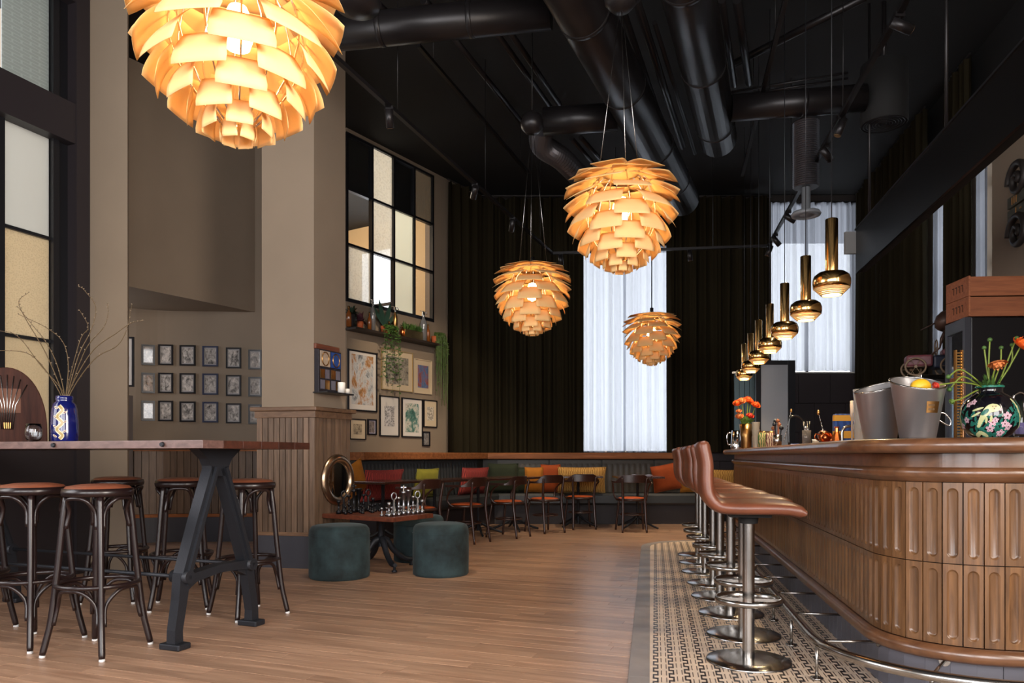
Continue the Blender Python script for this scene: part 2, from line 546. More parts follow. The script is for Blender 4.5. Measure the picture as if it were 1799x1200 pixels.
# unseen window panel added on the solid passage wall behind that light
pw_ = thing('window_7', 'small frosted window panel added behind the passage fill light, unseen behind the pier', 'window', kind='structure')
MB().box(-5.585, -5.575, 7.6, 8.5, 1.5, 2.8).build('pane', mat('added_pane', (210, 214, 220), .3), pw_)
for z0, z1 in ((1.44, 1.5), (2.8, 2.86)):
    MB().box(-5.59, -5.55, 7.54, 8.56, z0, z1).build('frame_bar', M_STEELBLK, pw_)
for y0_, y1_ in ((7.54, 7.6), (8.5, 8.56)):
    MB().box(-5.59, -5.55, y0_, y1_, 1.5, 2.8).build('frame_bar', M_STEELBLK, pw_)
# bulkhead above the niche
bh = MB().prism([(-4.35, 7.11), (-3.995, 7.7), (-3.09, 9.2), (-3.3, 9.4), (-5.5, 9.2), (-5.5, 7.3)], 2.81, CEIL - .005).build('wall_bulkhead', M_WALL)
struct(bh, 'taupe bulkhead with a slanting lower edge above the photo niche', 'wall')
# white tiled end wall in the passage
tw = MB().box(kx(170) * 8.6, kx(230.5) * 8.6, 8.52, 8.64, .16, 1.745).build('wall_tiled', mat('grout', (120, 112, 110), .8))
struct(tw, 'narrow end wall of white tiles left of the photo niche', 'wall')
tl = MB().box(-.072, .072, -.006, .006, -.046, .046).mesh('tile', M_TILEW)
for r_ in range(16):
    for c_ in range(3):
        x = kx(230.5) * 8.6 - .076 - c_ * .15 + (.0 if r_ % 2 else .0)
        link('tile', tl, tw, (x, 8.515, .215 + r_ * .0985))
# pier between window and niche
pq = [(-3.85, 6.676), (-3.377, 6.5), (-3.432, 6.63), (-3.91, 6.82)]
struct(MB().prism(pq, 0, CEIL - .003).build('wall_pier', M_WALL), 'taupe pier beside the steel window', 'wall')

# --- column with oak wainscot
A0, A1, A2 = Vector((-2.40, 6.95)), Vector((-1.82, 6.83)), Vector((-1.60, 7.32))
A3 = A0 + (A2 - A1)
def inset(pl, d):
    c = sum(pl, Vector((0, 0))) / len(pl)
    out = []
    n = len(pl)
    for i in range(n):
        a, b, e = pl[i - 1], pl[i], pl[(i + 1) % n]
        t1 = (b - a).normalized(); t2 = (e - b).normalized()
        n1 = Vector((-t1.y, t1.x)); n2 = Vector((-t2.y, t2.x))
        k = n1 + n2
        out.append(b + k / (1 + n1.dot(n2)) * d)
    return out
CP = [A0, A1, A2, A3]
colm = MB().prism([tuple(q) for q in inset(CP, .03)], 0, CEIL - .004).build('wall_column', M_WALL)
struct(colm, 'taupe square column with oak slatted wainscot and slate plinth', 'column')
MB().prism([tuple(q) for q in CP], 0, .30).build('plinth', M_PLINTH, colm)
MB().prism([tuple(q) for q in inset(CP, -.006)], .30, .335).build('base_rail', M_OAKC, colm, bev=.004)
MB().prism([tuple(q) for q in inset(CP, -.012)], 1.40, 1.462).build('top_rail', M_OAKC, colm, bev=.004)
MB().prism([tuple(q) for q in inset(CP, -.04)], 1.462, 1.50).build('cap', M_OAKC, colm, bev=.008)
def slats(a, b, n, z0, z1, parent, inward=.03, mt=M_OAKV):
    t = (b - a).normalized(); L = (b - a).length; nn = Vector((t.y, -t.x))
    W = L / n
    me = MB().box(-W / 2 + .005, W / 2 - .005, -inward, 0, z0, z1).mesh('slat', mt)
    for i in range(n):
        q = a + t * (W * (i + .5))
        link('slat', me, parent, (q.x, q.y, 0), (0, 0, math.atan2(t.y, t.x) + 0))
    return me
# local +y of a slat is the left of the travel direction; travel so that the room lies to the right, bodies go inwards
def slat_run(a, b, n, z0, z1, parent, th=.03):
    t = (b - a).normalized(); L = (b - a).length; W = L / n
    me = MB().box(-W / 2 + .004, W / 2 - .004, 0, th, z0, z1).mesh('slat', M_OAKV)
    for i in range(n):
        q = a + t * (W * (i + .5))
        link('slat', me, parent, (q.x, q.y, 0), (0, 0, math.atan2(t.y, t.x)))
slat_run(A0, A1, 10, .335, 1.40, colm)
slat_run(A1, A2, 9, .335, 1.40, colm)

# --- niche wainscot
nw = thing('trim_1', 'oak slatted wainscot with slate plinth in the photo niche', 'wainscot', kind='structure')
npts = [hit(px, NS)[0] for px in range(222, 545, 10)]
nno = normals2(npts)
MB().sweep([tuple(q) for q in npts], nno, [(0, 0), (.06, 0), (.06, .30), (0, .30)]).build('plinth', M_PLINTH, nw)
MB().sweep([tuple(q) for q in npts], nno, [(0, .302), (.07, .302), (.07, .34), (0, .34)]).build('base_rail', M_OAKH, nw)
MB().sweep([tuple(q) for q in npts], nno, [(0, 1.10), (.07, 1.10), (.07, 1.14), (0, 1.14)]).build('cap', M_OAKH, nw)
tot = [0]
for a, b in zip(npts, npts[1:]): tot.append(tot[-1] + (b - a).length)
nsl = 26
W = tot[-1] / nsl
me = MB().box(-W / 2 + .004, W / 2 - .004, -.045, 0, .342, 1.098).mesh('slat', M_OAKV)
for i in range(nsl):
    s = W * (i + .5)
    k = max(j for j in range(len(tot) - 1) if tot[j] <= s)
    t = (npts[k + 1] - npts[k]).normalized()
    q = npts[k] + t * (s - tot[k])
    link('slat', me, nw, (q.x, q.y, 0), (0, 0, math.atan2(t.y, t.x)))

# --- steel window of the left wall
M_G1 = frost('embossed_glass', (168, 170, 164), 'brick', gloss=.1, bscale=9)
M_G2 = frost('plain_frosted_glass', (196, 192, 184), None, gloss=.08)
M_G3 = frost('hammered_glass', (206, 190, 164), 'hammer', gloss=.1, bscale=70)
M_G4 = frost('woven_glass', (200, 184, 158), 'noise', gloss=.1, bscale=90)
win = thing('window_1', 'tall black steel window with patterned frosted panes behind the high table', 'window', kind='structure')
s_post0, s_post1 = 0.0, LW.s_at(126)
s_p1, s_p0 = LW.s_at(15), LW.s_at(97)
def lwbox(a, b, z0, z1, o0, o1, name, mt, par=win, bev=0):
    q = [LW.pt(a, o0), LW.pt(b, o0), LW.pt(b, o1), LW.pt(a, o1)]
    return MB().prism([(k.x, k.y) for k in q], z0, z1).build(name, mt, par, bev=bev)
M_FRAME = mat('window_frame_paint', (38, 33, 36), .45)
LEND = 10.2
lwbox(s_post0, s_post1, 0, CEIL - .01, -.12, .06, 'post', M_FRAME)
lwbox(s_post1, LEND, 3.80, 4.15, -.12, .05, 'transom', M_FRAME)
lwbox(s_post1, LEND, 5.05, CEIL - .01, -.12, .05, 'head', M_FRAME)
lwbox(s_post1, LEND, 0, 1.14, -.12, .03, 'base_panel', M_FRAME)
lwbox(s_post1, s_p0, 1.14, 3.80, -.12, -.05, 'jamb', M_STEELBLK)
lwbox(s_post1, s_p0, 4.15, 5.05, -.12, -.05, 'jamb', M_STEELBLK)
lwbox(s_p0 - .055, s_p0, 1.14, 3.80, -.09, -.02, 'steel_frame', M_STEELBLK)
lwbox(s_p0 - .055, s_p0, 4.15, 5.05, -.09, -.02, 'steel_frame', M_STEELBLK)
PW = s_p1 - s_p0
s = s_p0; k = 0
while s < LEND - .3:
    e = min(s + PW, LEND)
    rows = ((1.14, 2.03, M_G4), (2.05, 2.92, M_G3), (2.94, 3.80, M_G2), (4.15, 5.05, M_G1))
    for z0, z1, mt in rows:
        lwbox(s, e, z0, z1, -.085, -.078, 'pane', mt)
    for z in (2.04, 2.93):
        lwbox(s, e, z - .014, z + .014, -.095, -.05, 'muntin', M_STEELBLK)
    lwbox(e, e + .05, 1.14, 3.80, -.10, -.04, 'mullion', M_STEELBLK)
    if k % 2: lwbox(e, e + .05, 4.15, 5.05, -.10, -.04, 'mullion', M_STEELBLK)
    s = e + .05; k += 1

# --- internal window (mirrors and patterned glass) in the gallery wall
iw = thing('window_2', 'black steel internal window of mirrored and patterned panes above the shelf', 'window', kind='structure')
def wbox(wall, a, b, z0, z1, o0, o1, name, mt, par, bev=0):
    q = [wall.pt(a, o0), wall.pt(b, o0), wall.pt(b, o1), wall.pt(a, o1)]
    return MB().prism([(k.x, k.y) for k in q], z0, z1).build(name, mt, par, bev=bev)
S = [MW.s_at(x) for x in (609.5, 654, 692, 728, 760.5)]
Z = [3.03, 3.73, 4.43, 5.13]
M_H1 = frost('hammered_clear', (245, 245, 238), 'hammer', bscale=36, gloss=.2, clear=.25)
M_H2 = frost('hammered_dark', (120, 112, 100), 'hammer', bscale=36, gloss=.25, clear=.15)
M_H3 = frost('plain_obscure', (245, 248, 240), None, gloss=.1)
M_CL = frost('clear_pane', (60, 60, 60), None, gloss=.5, clear=.92)
lay = {(0, 2): M_MIRROR, (1, 2): M_H1, (2, 2): M_MIRROR, (3, 2): M_H2,
       (0, 1): M_CL, (1, 1): M_H1, (2, 1): M_H3, (3, 1): M_CL,
       (0, 0): M_H1, (1, 0): M_CL, (2, 0): M_H3, (3, 0): M_CL}
for i in range(4):
    for j in range(3):
        wbox(MW, S[i] + .012, S[i + 1] - .012, Z[j] + .012, Z[j + 1] - .012, -.03, -.022, 'pane', lay[(i, j)], iw)
for i, s in enumerate(S):
    wbox(MW, s - .016, s + .016, Z[0], Z[3], -.05, .012, 'frame_bar', M_STEELBLK, iw)
for j, z in enumerate(Z):
    h_ = .03 if j == 0 else .015
    wbox(MW, S[0] - .016, S[-1] + .016, z - h_, z + .015, -.048, .014, 'frame_bar', M_STEELBLK, iw)
# the room beyond the internal window: warm walls and a bright window of its own
br = thing('wall_beyond', 'warm lit walls of the room beyond the internal window', 'wall', kind='structure')
M_OCH = mat('ochre_wall', (190, 164, 126), .8)
def mwp(s, o): 
    q = MW.pt(s, o); return (q.x, q.y)
wbox(MW, -.05, 3.2, 2.2, 2.3, -3.2, -.16, 'floor_slab', mat('beyond_floor', (120, 100, 80), .8), br)
wbox(MW, -.15, -.05, 2.3, CEIL, -3.2, -.16, 'side_wall', M_OCH, br)
wbox(MW, 3.1, 3.2, 2.3, CEIL, -1.95, -.16, 'side_wall', M_OCH, br)
wbox(MW, 3.1, 3.2, 2.3, CEIL, -3.2, -2.85, 'side_wall', M_OCH, br)
wbox(MW, 3.1, 3.2, 2.3, 2.8, -2.85, -1.95, 'side_wall', M_OCH, br)
wbox(MW, 3.1, 3.2, 4.75, CEIL, -2.85, -1.95, 'side_wall', M_OCH, br)
wbox(MW, 3.13, 3.17, 3.72, 3.78, -2.85, -1.95, 'window_bar', M_FRAME, br)
wbox(MW, -.05, .35, 2.3, CEIL, -3.2, -3.1, 'far_wall', M_OCH, br)
wbox(MW, .95, 3.1, 2.3, CEIL, -3.2, -3.1, 'far_wall', M_OCH, br)
wbox(MW, .35, .95, 2.3, 3.2, -3.2, -3.1, 'far_wall', M_OCH, br)
wbox(MW, .35, .95, 4.7, CEIL, -3.2, -3.1, 'far_wall', M_OCH, br)
q = MW.pt(.9, -2.2)
l = bpy.data.lights.new('beyond_lamp', 'POINT'); l.energy = 170; l.color = (1, .9, .76); l.shadow_soft_size = .15
o = bpy.data.objects.new('beyond_lamp', l); o.location = (q.x, q.y, 4.7); col.objects.link(o)

# --- windows of the back and right walls: frames and panes behind the sheers
def simple_window(name, wall, a, b, z0, z1, label, nx=2, nz=3):
    t = thing(name, label, 'window', kind='structure')
    M_P = MATS.get('thin_pane') or frost('thin_pane', (60, 60, 60), None, gloss=.5, clear=.93)
    MATS['thin_pane'] = M_P
    for i in range(nx + 1):
        s = a + (b - a) * i / nx
        wbox(wall, max(a, s - .018), min(b, s + .018), z0, z1, -.2, -.13, 'frame_bar', M_FRAME, t)
    for j in range(nz + 1):
        z = z0 + (z1 - z0) * j / nz
        wbox(wall, a, b, max(z0, z - .014), min(z1, z + .014), -.195, -.135, 'frame_bar', M_FRAME, t)
    for i in range(nx):
        for j in range(nz):
            wbox(wall, a + (b - a) * i / nx + .03, a + (b - a) * (i + 1) / nx - .03, z0 + (z1 - z0) * j / nz + .03, z0 + (z1 - z0) * (j + 1) / nz - .03, -.17, -.164, 'pane', M_P, t)
    wbox(wall, a, b, z0, z0 + .02, -.12, .02, 'sill', M_WHITE, t)
    return t
simple_window('window_3', BW, *W1, 'tall back window behind the white sheer beside the smallest lamp', nz=1)
simple_window('window_4', BW, *W2, 'high back window behind the white sheer above the bar', nz=1)
for k, h_ in enumerate(rw_h[1:]):
    simple_window('window_%d' % (5 + k), RW, *h_, ('side window left of the black curtain behind the crates', 'narrow side window right of the black curtain behind the crates')[k], nx=1)

# --- oak ledge and banquette
def mitred(path):
    out = []
    N = len(path)
    for i in range(N):
        d1 = (path[i] - path[i - 1]).normalized() if i else (path[1] - path[0]).normalized()
        d2 = (path[i + 1] - path[i]).normalized() if i < N - 1 else d1
        n1 = Vector((d1.y, -d1.x)); n2 = Vector((d2.y, -d2.x))
        out.append((n1 + n2) / (1 + n1.dot(n2)))
    return out
BEND = 3.05
mpath = [MW.pt(-.02).xy, Vector((-.54, BACK_Y)), Vector((BEND, BACK_Y))]
mnor = mitred(mpath)
MPT = [tuple(q) for q in mpath]
led = MB().sweep(MPT, mnor, [(.002, .99), (.285, .99), (.30, 1.0), (.30, 1.075), (.285, 1.09), (.002, 1.09)]).build('trim_2', M_OAKH)
struct(led, 'oak ledge running along the walls above the banquette', 'ledge')
bq = thing('banquette', 'black leather banquette with ribbed back cushions along the walls', 'bench')
MB().sweep(MPT, mnor, [(.01, 0), (.50, 0), (.50, .30), (.01, .30)]).build('plinth', mat('banquette_base', (44, 38, 40), .6), bq)
MB().sweep(MPT, mnor, [(.24, .302), (.60, .302), (.63, .33), (.63, .44), (.60, .47), (.24, .47)]).build('seat_cushion', M_BLKLEATHER, bq)
MB().sweep(MPT, mnor, [(.01, .302), (.15, .302), (.15, .985), (.01, .985)]).build('back_board', mat('banquette_back', (40, 36, 30), .6), bq)
def back_cushion(a, b, nch, mtl):
    t = (b - a).normalized(); nn = Vector((t.y, -t.x)); L = (b - a).length
    NU = nch * 4
    def fn(u, v):
        s = u * L
        ph = (u * nch) % 1.0
        rib = (.016 if mtl is M_BLKLEATHER else .006) * (abs(math.sin(PI * u * nch)) ** .6)
        o = .185 + rib + .045 * (1 - v) ** 1.5
        if v > .93: o -= (v - .93) / .07 * .03
        q = a + t * s + nn * o
        return (q.x, q.y, .475 + v * .505)
    mb = MB().grid(fn, NU, 8)
    q = [a + nn * .152, b + nn * .152, b + nn * .19, a + nn * .19]
    mb.prism([tuple(k) for k in q], .475, .975)
    return mb
def cushions_on(wall_a, wall_b, n, nch, mt):
    for i in range(n):
        a = wall_a + (wall_b - wall_a) * (i / n + .004); b = wall_a + (wall_b - wall_a) * ((i + 1) / n - .004)
        back_cushion(a, b, nch, mt).build('back_cushion', mt, bq)
cushions_on(MW.pt(0).xy, Vector((-.54, BACK_Y)) - MW.u * .28, 4, 9, M_BLKLEATHER)
cushions_on(Vector((-.24, BACK_Y)), Vector((BEND, BACK_Y)), 4, 9, mat('umber_leather', (52, 44, 34), .5))

# --- tiled floor strip along the bar with slate border
BD = Vector((.19, .982)).normalized(); BA = Vector((.982, -.19)).normalized()   # along the bar (away), across (towards the bar)
def barx(y): return 1.015 + .194 * y
def outx(y): return -.105 + .187 * y
ts = thing('trim_3', 'tiled floor strip with black key pattern and slate border under the bar stools', 'floor tiles', kind='structure')
left = [Vector((outx(y), y)) for y in [2.0 + .25 * i for i in range(27)]]
y_e = left[-1].y
RC = .75
c0 = left[-1] + BA * RC
arc = [c0 + (-BA * math.cos(a) + BD * math.sin(a)) * RC for a in [PI / 2 * i / 10 for i in range(1, 11)]]
end = arc[-1] + BA * 1.6
bpath = left + arc + [arc[-1] + BA * .5, arc[-1] + BA * 1.0, end]
bn_ = normals2(bpath)        # right hand of travel = towards the bar
inner = [q + n_ * .10 for q, n_ in zip(bpath, bn_)]
M_SLATE = mat('slate_border', (140, 131, 126), .45, var=.18, vscale=4, rnd=True)
i = 0
while i < len(bpath) - 1:
    e = min(i + (2 if i < 26 else 3), len(bpath) - 1)
    pl = [tuple(q) for q in bpath[i:e + 1]] + [tuple(q) for q in reversed(inner[i:e + 1])]
    MB().prism(pl, -.004, .006).build('border_slab', M_SLATE, ts, bev=.0015)
    i = e
inn = [q for q in inner if q.x < barx(q.y) + .05]
yl = inn[-1].y - .03
grout_poly = [tuple(q) for q in inn] + [(barx(yl) + .06, yl), (barx(3.6) + .12, 3.6), (2.4, 3.1), (2.4, 2.0)]
MB().prism(grout_poly, -.004, .004).build('tile_bed', mat('cream_tile', (220, 198, 176), .4, var=.10, vscale=9), ts)
def inside(pt, poly):
    x, y = pt; r = False; n = len(poly)
    for i in range(n):
        x1, y1 = poly[i][:2]; x2, y2 = poly[i - 1][:2]
        if (y1 > y) != (y2 > y) and x < (x2 - x1) * (y - y1) / (y2 - y1) + x1: r = not r
    return r
kb = MB(); kl = MB()
o0 = Vector((outx(2.0), 2.0)) + BA * .103
def flat(mb, u0, u1, v0, v1, z):
    c = o0 + BA * ((u0 + u1) / 2) + BD * ((v0 + v1) / 2)
    if not inside(tuple(c), grout_poly) or c.x > barx(max(c.y, 3.4)) + .02 and c.y > 3.2: return
    q = [o0 + BA * a + BD * b for a, b in ((u0, v0), (u1, v0), (u1, v1), (u0, v1))]
    vv = [(k.x, k.y, z) for k in q] + [(k.x, k.y, .0035) for k in q]
    mb.add(vv, [(0, 1, 2, 3), (0, 4, 5, 1), (1, 5, 6, 2), (2, 6, 7, 3), (3, 7, 4, 0)])
CU, CV = .074, .056
for i in range(22):
    u = i * CU
    for j in range(128):
        v = j * CV + (i % 2) * CV * .5
        flat(kb, u + .002, u + .029, v, v + .018, .0055)
        if j % 2: flat(kb, u + .002, u + .009, v + .014, v + CV - .001, .0053)
        else: flat(kb, u + .022, u + .029, v + .014, v + CV - .001, .0053)
        if j % 2 == 0:
            for du in (.040, .064):
                flat(kl, u + du, u + du + .004, v + .01, v + .01 + CV * 1.3, .0052)
k1 = kb.build('key_pattern', mat('black_tile', (38, 32, 32), .35), ts); k1['kind'] = 'stuff'
k2 = kl.build('tile_joints', mat('grey_tile', (98, 84, 76), .5), ts); k2['kind'] = 'stuff'

# ================================================================== BAR
ctl = [(barx(9.5), 9.5), (barx(8), 8.0), (barx(6.5), 6.5), (barx(5), 5.0), (barx(4.2), 4.2), (barx(3.65), 3.65), (1.686, 3.44), (1.690, 3.32), (1.720, 3.22), (1.775, 3.14), (1.845, 3.08), (1.93, 3.035), (2.05, 3.005), (2.2, 2.99), (2.6, 2.985), (3.3, 2.985)]
BP = [Vector((q.x, q.y)) for q in cr([Vector((a, b, 0)) for a, b in ctl], 8)]
BL = [0]
for a, b in zip(BP, BP[1:]): BL.append(BL[-1] + (b - a).length)
BN = normals2(BP)
def bar_at(s):
    lo = 0
    for i in range(len(BL) - 1):
        if BL[i] <= s <= BL[i + 1]:
            lo = i; break
    else: lo = len(BL) - 2
    t = (BP[lo + 1] - BP[lo]).normalized()
    f = (s - BL[lo]) / max(1e-6, BL[lo + 1] - BL[lo])
    return BP[lo] + (BP[lo + 1] - BP[lo]) * f, t
BPT = [tuple(q) for q in BP]
def offs(o): return [q + n_ * o for q, n_ in zip(BP, BN)]
bar = thing('bar_counter', 'curved oak bar front of fluted panels above a slate plank base', 'bar', (0, 0, 0))
# carcass
backp = [(3.3, 3.62), (2.75, 3.62), (2.52, 3.8), (barx(5) + .60, 5.0), (barx(9.5) + .60, 9.5)]
MB().prism([tuple(q) for q in offs(-.016)] + backp, .2, 1.055).build('carcass', mat('bar_carcass', (26, 16, 11), .7), bar)
MB().prism([tuple(q) for q in offs(-.045)] + backp, .0, .199).build('kick_core', M_BLACK, bar)
MB().sweep(BPT, BN, [(-.02, .195), (.028, .195), (.042, .208), (.046, .226), (.040, .244), (.022, .256), (-.02, .256)], True).build('base_moulding', M_BART, bar)
MB().sweep(BPT, BN, [(-.02, .938), (.012, .938), (.016, .950), (.032, .958), (.038, .975), (.034, .992), (.016, 1.0), (-.02, 1.0)], True).build('cornice_moulding', M_BART, bar)
MB().sweep(BPT, BN, [(-.02, 1.0), (.004, 1.0), (.004, 1.058), (-.02, 1.058)]).build('frieze', M_BART, bar)
# fluted panels
def panel_mesh(w_, h_):
    mb = MB()
    r = w_ * .30; Lc = h_ / 2 - .022 - r
    ang = []
    tc = math.atan2(h_ / 2 - Lc, w_ / 2)
    up = sorted(set([0, .35, tc, 1.25, PI / 2, PI - 1.25, PI - tc, PI - .35, PI]))
    def ring(rad, yv):
        out = []
        for a in up: out.append((rad * math.cos(a), yv, Lc + rad * math.sin(a)))
        for a in up: out.append((-rad * math.cos(a), yv, -Lc - rad * math.sin(a)))
        return out
    def rect(yv):
        out = []
        for sg in (1, -1):
            for a in up:
                c, s_ = math.cos(a), math.sin(a)
                t = min((w_ / 2) / abs(c) if abs(c) > 1e-6 else 1e9, (h_ / 2 - Lc) / s_ if s_ > 1e-6 else 1e9)
                out.append((sg * t * c, yv, sg * (Lc + t * s_)))
        return out
    rings = [rect(.016), rect(0), ring(r, 0), ring(r * .84, .0105), ring(r * .5, .0125)]
    n = len(rings[0])
    for k, rg in enumerate(rings):
        base = len(mb.v); mb.v += rg
        if k:
            for i in range(n):
                mb.f.append((base - n + i, base - n + (i + 1) % n, base + (i + 1) % n, base + i)); mb.sm.append(k >= 3)
    mb.f.append(tuple(len(mb.v) - n + i for i in range(n))); mb.sm.append(True)
    return mb
PWD = .0735
ps = [panel_mesh(PWD - .0036, h_ - .002).mesh('fluted_panel', M_BAR) for h_ in (.338, .338)]
np_ = int(BL[-1] / PWD)
for i in range(np_):
    q, t = bar_at((i + .5) * PWD)
    if q.y < 3.3 and q.x > 2.75: break
    nn = Vector((t.y, -t.x))
    rz = math.atan2(t.y, t.x)
    # local -y must face the room (n): for travel t, n is to the right = -y after rotation
    for z, me in ((.4275, ps[0]), (.7675, ps[1])):
        link('fluted_panel', me, bar, (q.x + nn.x * .006, q.y + nn.y * .006, z), (0, 0, rz))
# slate planks at the foot
km = MB().box(-.0472, .0472, 0, .02, .004, .196).mesh('kick_plank', mat('grey_kick_paint', (96, 96, 106), .5))
for i in range(int(BL[-1] / .0995)):
    q, t = bar_at((i + .5) * .0995)
    if q.y < 3.3 and q.x > 2.8: break
    nn = Vector((t.y, -t.x))
    link('kick_plank', km, bar, (q.x - nn.x * .02, q.y - nn.y * .02, 0), (0, 0, math.atan2(t.y, t.x)))
# worktop with rounded nose
prof = []
for k in range(9):
    a = -PI / 2 + PI * k / 8
    prof.append((.115 + .031 * math.cos(a), 1.0905 + .031 * math.sin(a)))
wt = MB()
wt.sweep(BPT, BN, [(-.1, 1.0595)] + prof + [(-.1, 1.1215)], True)
top_poly = [tuple(q) for q in offs(-.05)] + backp
wt.prism(top_poly, 1.06, 1.1213)
tag(wt.build('bar_worktop', M_BART), 'thick oak worktop with rounded nose on the bar', 'worktop')
TOPZ = 1.1225

# foot rail
fr = thing('foot_rail', 'brushed steel foot rail along the base of the bar', 'rail')
fp = [Vector((q.x, q.y, .185)) for q in offs(.265)]
fp = [q for q in fp if q.y < 9.3 and q.x < 2.6]
MB().tube(fp, .0225, 12).build('rail', M_STEEL, fr)
fl_ = [0]
for a, b in zip(fp, fp[1:]): fl_.append(fl_[-1] + (b - a).length)
s = .25
fin = lambda s: next((i for i in range(len(fl_) - 1) if fl_[i] <= s <= fl_[i + 1]), len(fl_) - 2)
while s < fl_[-1]:
    i = fin(s); t = (fp[i + 1] - fp[i]).normalized(); q = fp[i] + t * (s - fl_[i])
    n3 = Vector((t.y, -t.x, 0))
    MB().tube([q + Vector((0, 0, -.02)), (q.x, q.y, .008)], .008, 8).lathe([(0, .008), (.03, .008), (.03, .014), (0, .016)], 16, Matrix.Translation((q.x, q.y, 0))).build('post', M_STEEL, fr)
    w_ = q - n3 * .278
    MB().tube([q, w_], .007, 8).tube([w_ + n3 * .006, w_], .022, 12).build('bracket', M_STEEL, fr)
    s += .62

# ------------------------------------------------------------------ bar stools
def bar_stool():
    t = thing('bar_stool', '', 'bar stool', group='brown leather bar stools along the bar')
    MB().lathe([(0, .022), (.035, .02), (.12, .014), (.205, .009), (.21, .004), (.21, 0)], 40).build('base', M_STEEL, t)
    MB().lathe([(.03, .02), (.03, .72)], 24).build('pole', M_STEEL, t)
    # foot ring : flat band with an arm
    band = [(.157, .298), (.165, .298), (.165, .326), (.157, .326), (.157, .298)]
    MB().lathe(band, 40).box(-.158, .158, -.007, .007, .304, .320).build('foot_ring', M_STEEL, t)
    MB().box(-.10, .10, -.09, .09, .735, .752).lathe([(.045, .70), (.05, .735), (0, .735)], 20).build('seat_plate', M_BLACK, t)
    # seat : one padded shell
    cl = cr([Vector((x, 0, z)) for x, z in ((.245, .765), (.17, .782), (.05, .785), (-.08, .784), (-.16, .795), (-.205, .845), (-.215, .92), (-.215, 1.0), (-.228, 1.07), (-.235, 1.115))], 4)
    N = len(cl)
    mb = MB()
    K = 20
    vv = []
    for i, q in enumerate(cl):
        tt = (cl[min(i + 1, N - 1)] - cl[max(i - 1, 0)]).normalized()
        nn = Vector((0, 1, 0)).cross(tt)
        f = i / (N - 1)
        e = min(1, min(f, 1 - f) / .06); e = math.sqrt(max(0, 1 - (1 - e) ** 2)) * .55 + .45
        hw = .205 - .02 * max(0, (f - .55) / .45); ht = .033 * e
        for k in range(K):
            a = 2 * PI * k / K
            cx, cy = math.cos(a), math.sin(a)
            sx_ = math.copysign(abs(cx) ** .35, cx) * hw * (.93 + .07 * e); sy_ = math.copysign(abs(cy) ** .6, cy) * ht
            dish = .012 * (sx_ / hw) ** 2
            vv.append(q + Vector((0, 1, 0)) * sx_ + nn * (sy_ - dish * 0))
    ff = []
    for i in range(N - 1):
        for k in range(K):
            k2 = (k + 1) % K
            ff.append((i * K + k, i * K + k2, (i + 1) * K + k2, (i + 1) * K + k))
    ff += [tuple(range(K)), tuple((N - 1) * K + k for k in range(K - 1, -1, -1))]
    mb.add(vv, ff, True)
    mb.build('padded_seat', M_BSEAT, t)
    return t
bs = bar_stool(); bst = tree_of(bs)
SD = [3.76, 4.31, 4.89, 5.47, 6.03, 6.63, 7.2, 7.76]
SPX = [1315, 1306, 1284, 1265, 1253, 1239, 1231, 1226]
rzb = math.atan2(-.19, .982)
for i, (d, px) in enumerate(zip(SD, SPX)):
    X = kx(px) * d
    lab = 'brown leather bar stool on a steel pole, ' + ('nearest to the camera' if i == 0 else 'farthest down the bar' if i == 7 else ORD[i] + ' from the camera along the bar')
    rz = rzb + (0, .03, -.05, .04, 0, -.03, .05, 0)[i]
    if i == 0:
        bs.location = (X, d, .0055); bs.rotation_euler = (0, 0, rz); bs['label'] = lab
    else:
        dup(bs, (X, d, .0055), rz, lab, bst)

# ================================================================== CEILING : ducts, pipes, tracks
def cduct(name, pts, r, label, n=20, rings=(), cat='duct', mt=M_DUCT, flex=False):
    pts = [Vector(q) for q in pts]
    t = thing(name, label, cat)
    if flex:
        L = (pts[-1] - pts[0]).length
        pp = cr(pts, 24) if len(pts) > 2 else [pts[0] + (pts[-1] - pts[0]) * (k / 60) for k in range(61)]
        rs = [r * (1 + (.05 if k % 2 else -.06)) for k in range(len(pp))]
        MB().tube(pp, rs, n, smooth=False).build('hose', mat('grey_flex_duct', (84, 82, 86), .35, metal=.7), t)
    else:
        MB().tube(pts, r, n).build('pipe', mt, t)
    for f in rings:
        q = pts[0] + (pts[-1] - pts[0]) * f; d = (pts[-1] - pts[0]).normalized()
        MB().tube([q - d * .02, q + d * .02], r * 1.025, n).build('joint_band', mt, t)
    return t
DZ = 4.3
def atz(px, py, z):
    d = (z - EYE) * FPX / (HY - py)
    return Vector((kx(px) * d, d, z))
e1 = atz(1200, 352, DZ); s1 = atz(1015, 0, DZ)
dir1 = (e1 - s1).normalized()
cduct('round_duct', [s1 - dir1 * 3.0, e1], .20, 'large round black duct passing above the largest far pendant lamp', rings=(.42, .58, .76, .9), n=28)
e2 = atz(1262, 245, DZ); s2 = atz(1212, 0, DZ)
dir2 = (e2 - s2).normalized()
cduct('round_duct', [s2 - dir2 * 3.0, e2], .185, 'large round black duct ending above the brass pendant row', rings=(.5, .72, .93), n=28)
cduct('cross_duct', [atz(520, 66, DZ + .02), atz(968, 20, DZ + .02)], .125, 'black cross duct beside the nearest pendant lamp', rings=(.35, .7))
cduct('branch_duct', [atz(955, 214, DZ), atz(1085, 205, DZ)], .13, 'short black branch duct joining the large duct')
f0 = atz(952, 222, DZ)
cduct('flexible_duct', [f0, f0 + Vector((.02, .35, -.04)), atz(990, 282, DZ - .05), atz(1035, 330, DZ - .05)], .115, 'ribbed flexible black duct left of the largest far lamp', flex=True)
cduct('branch_duct', [atz(1285, 190, DZ), atz(1520, 172, DZ)], .12, 'black branch duct leading to the round ceiling speaker', rings=(.55,))
g0 = atz(1416, 196, DZ)
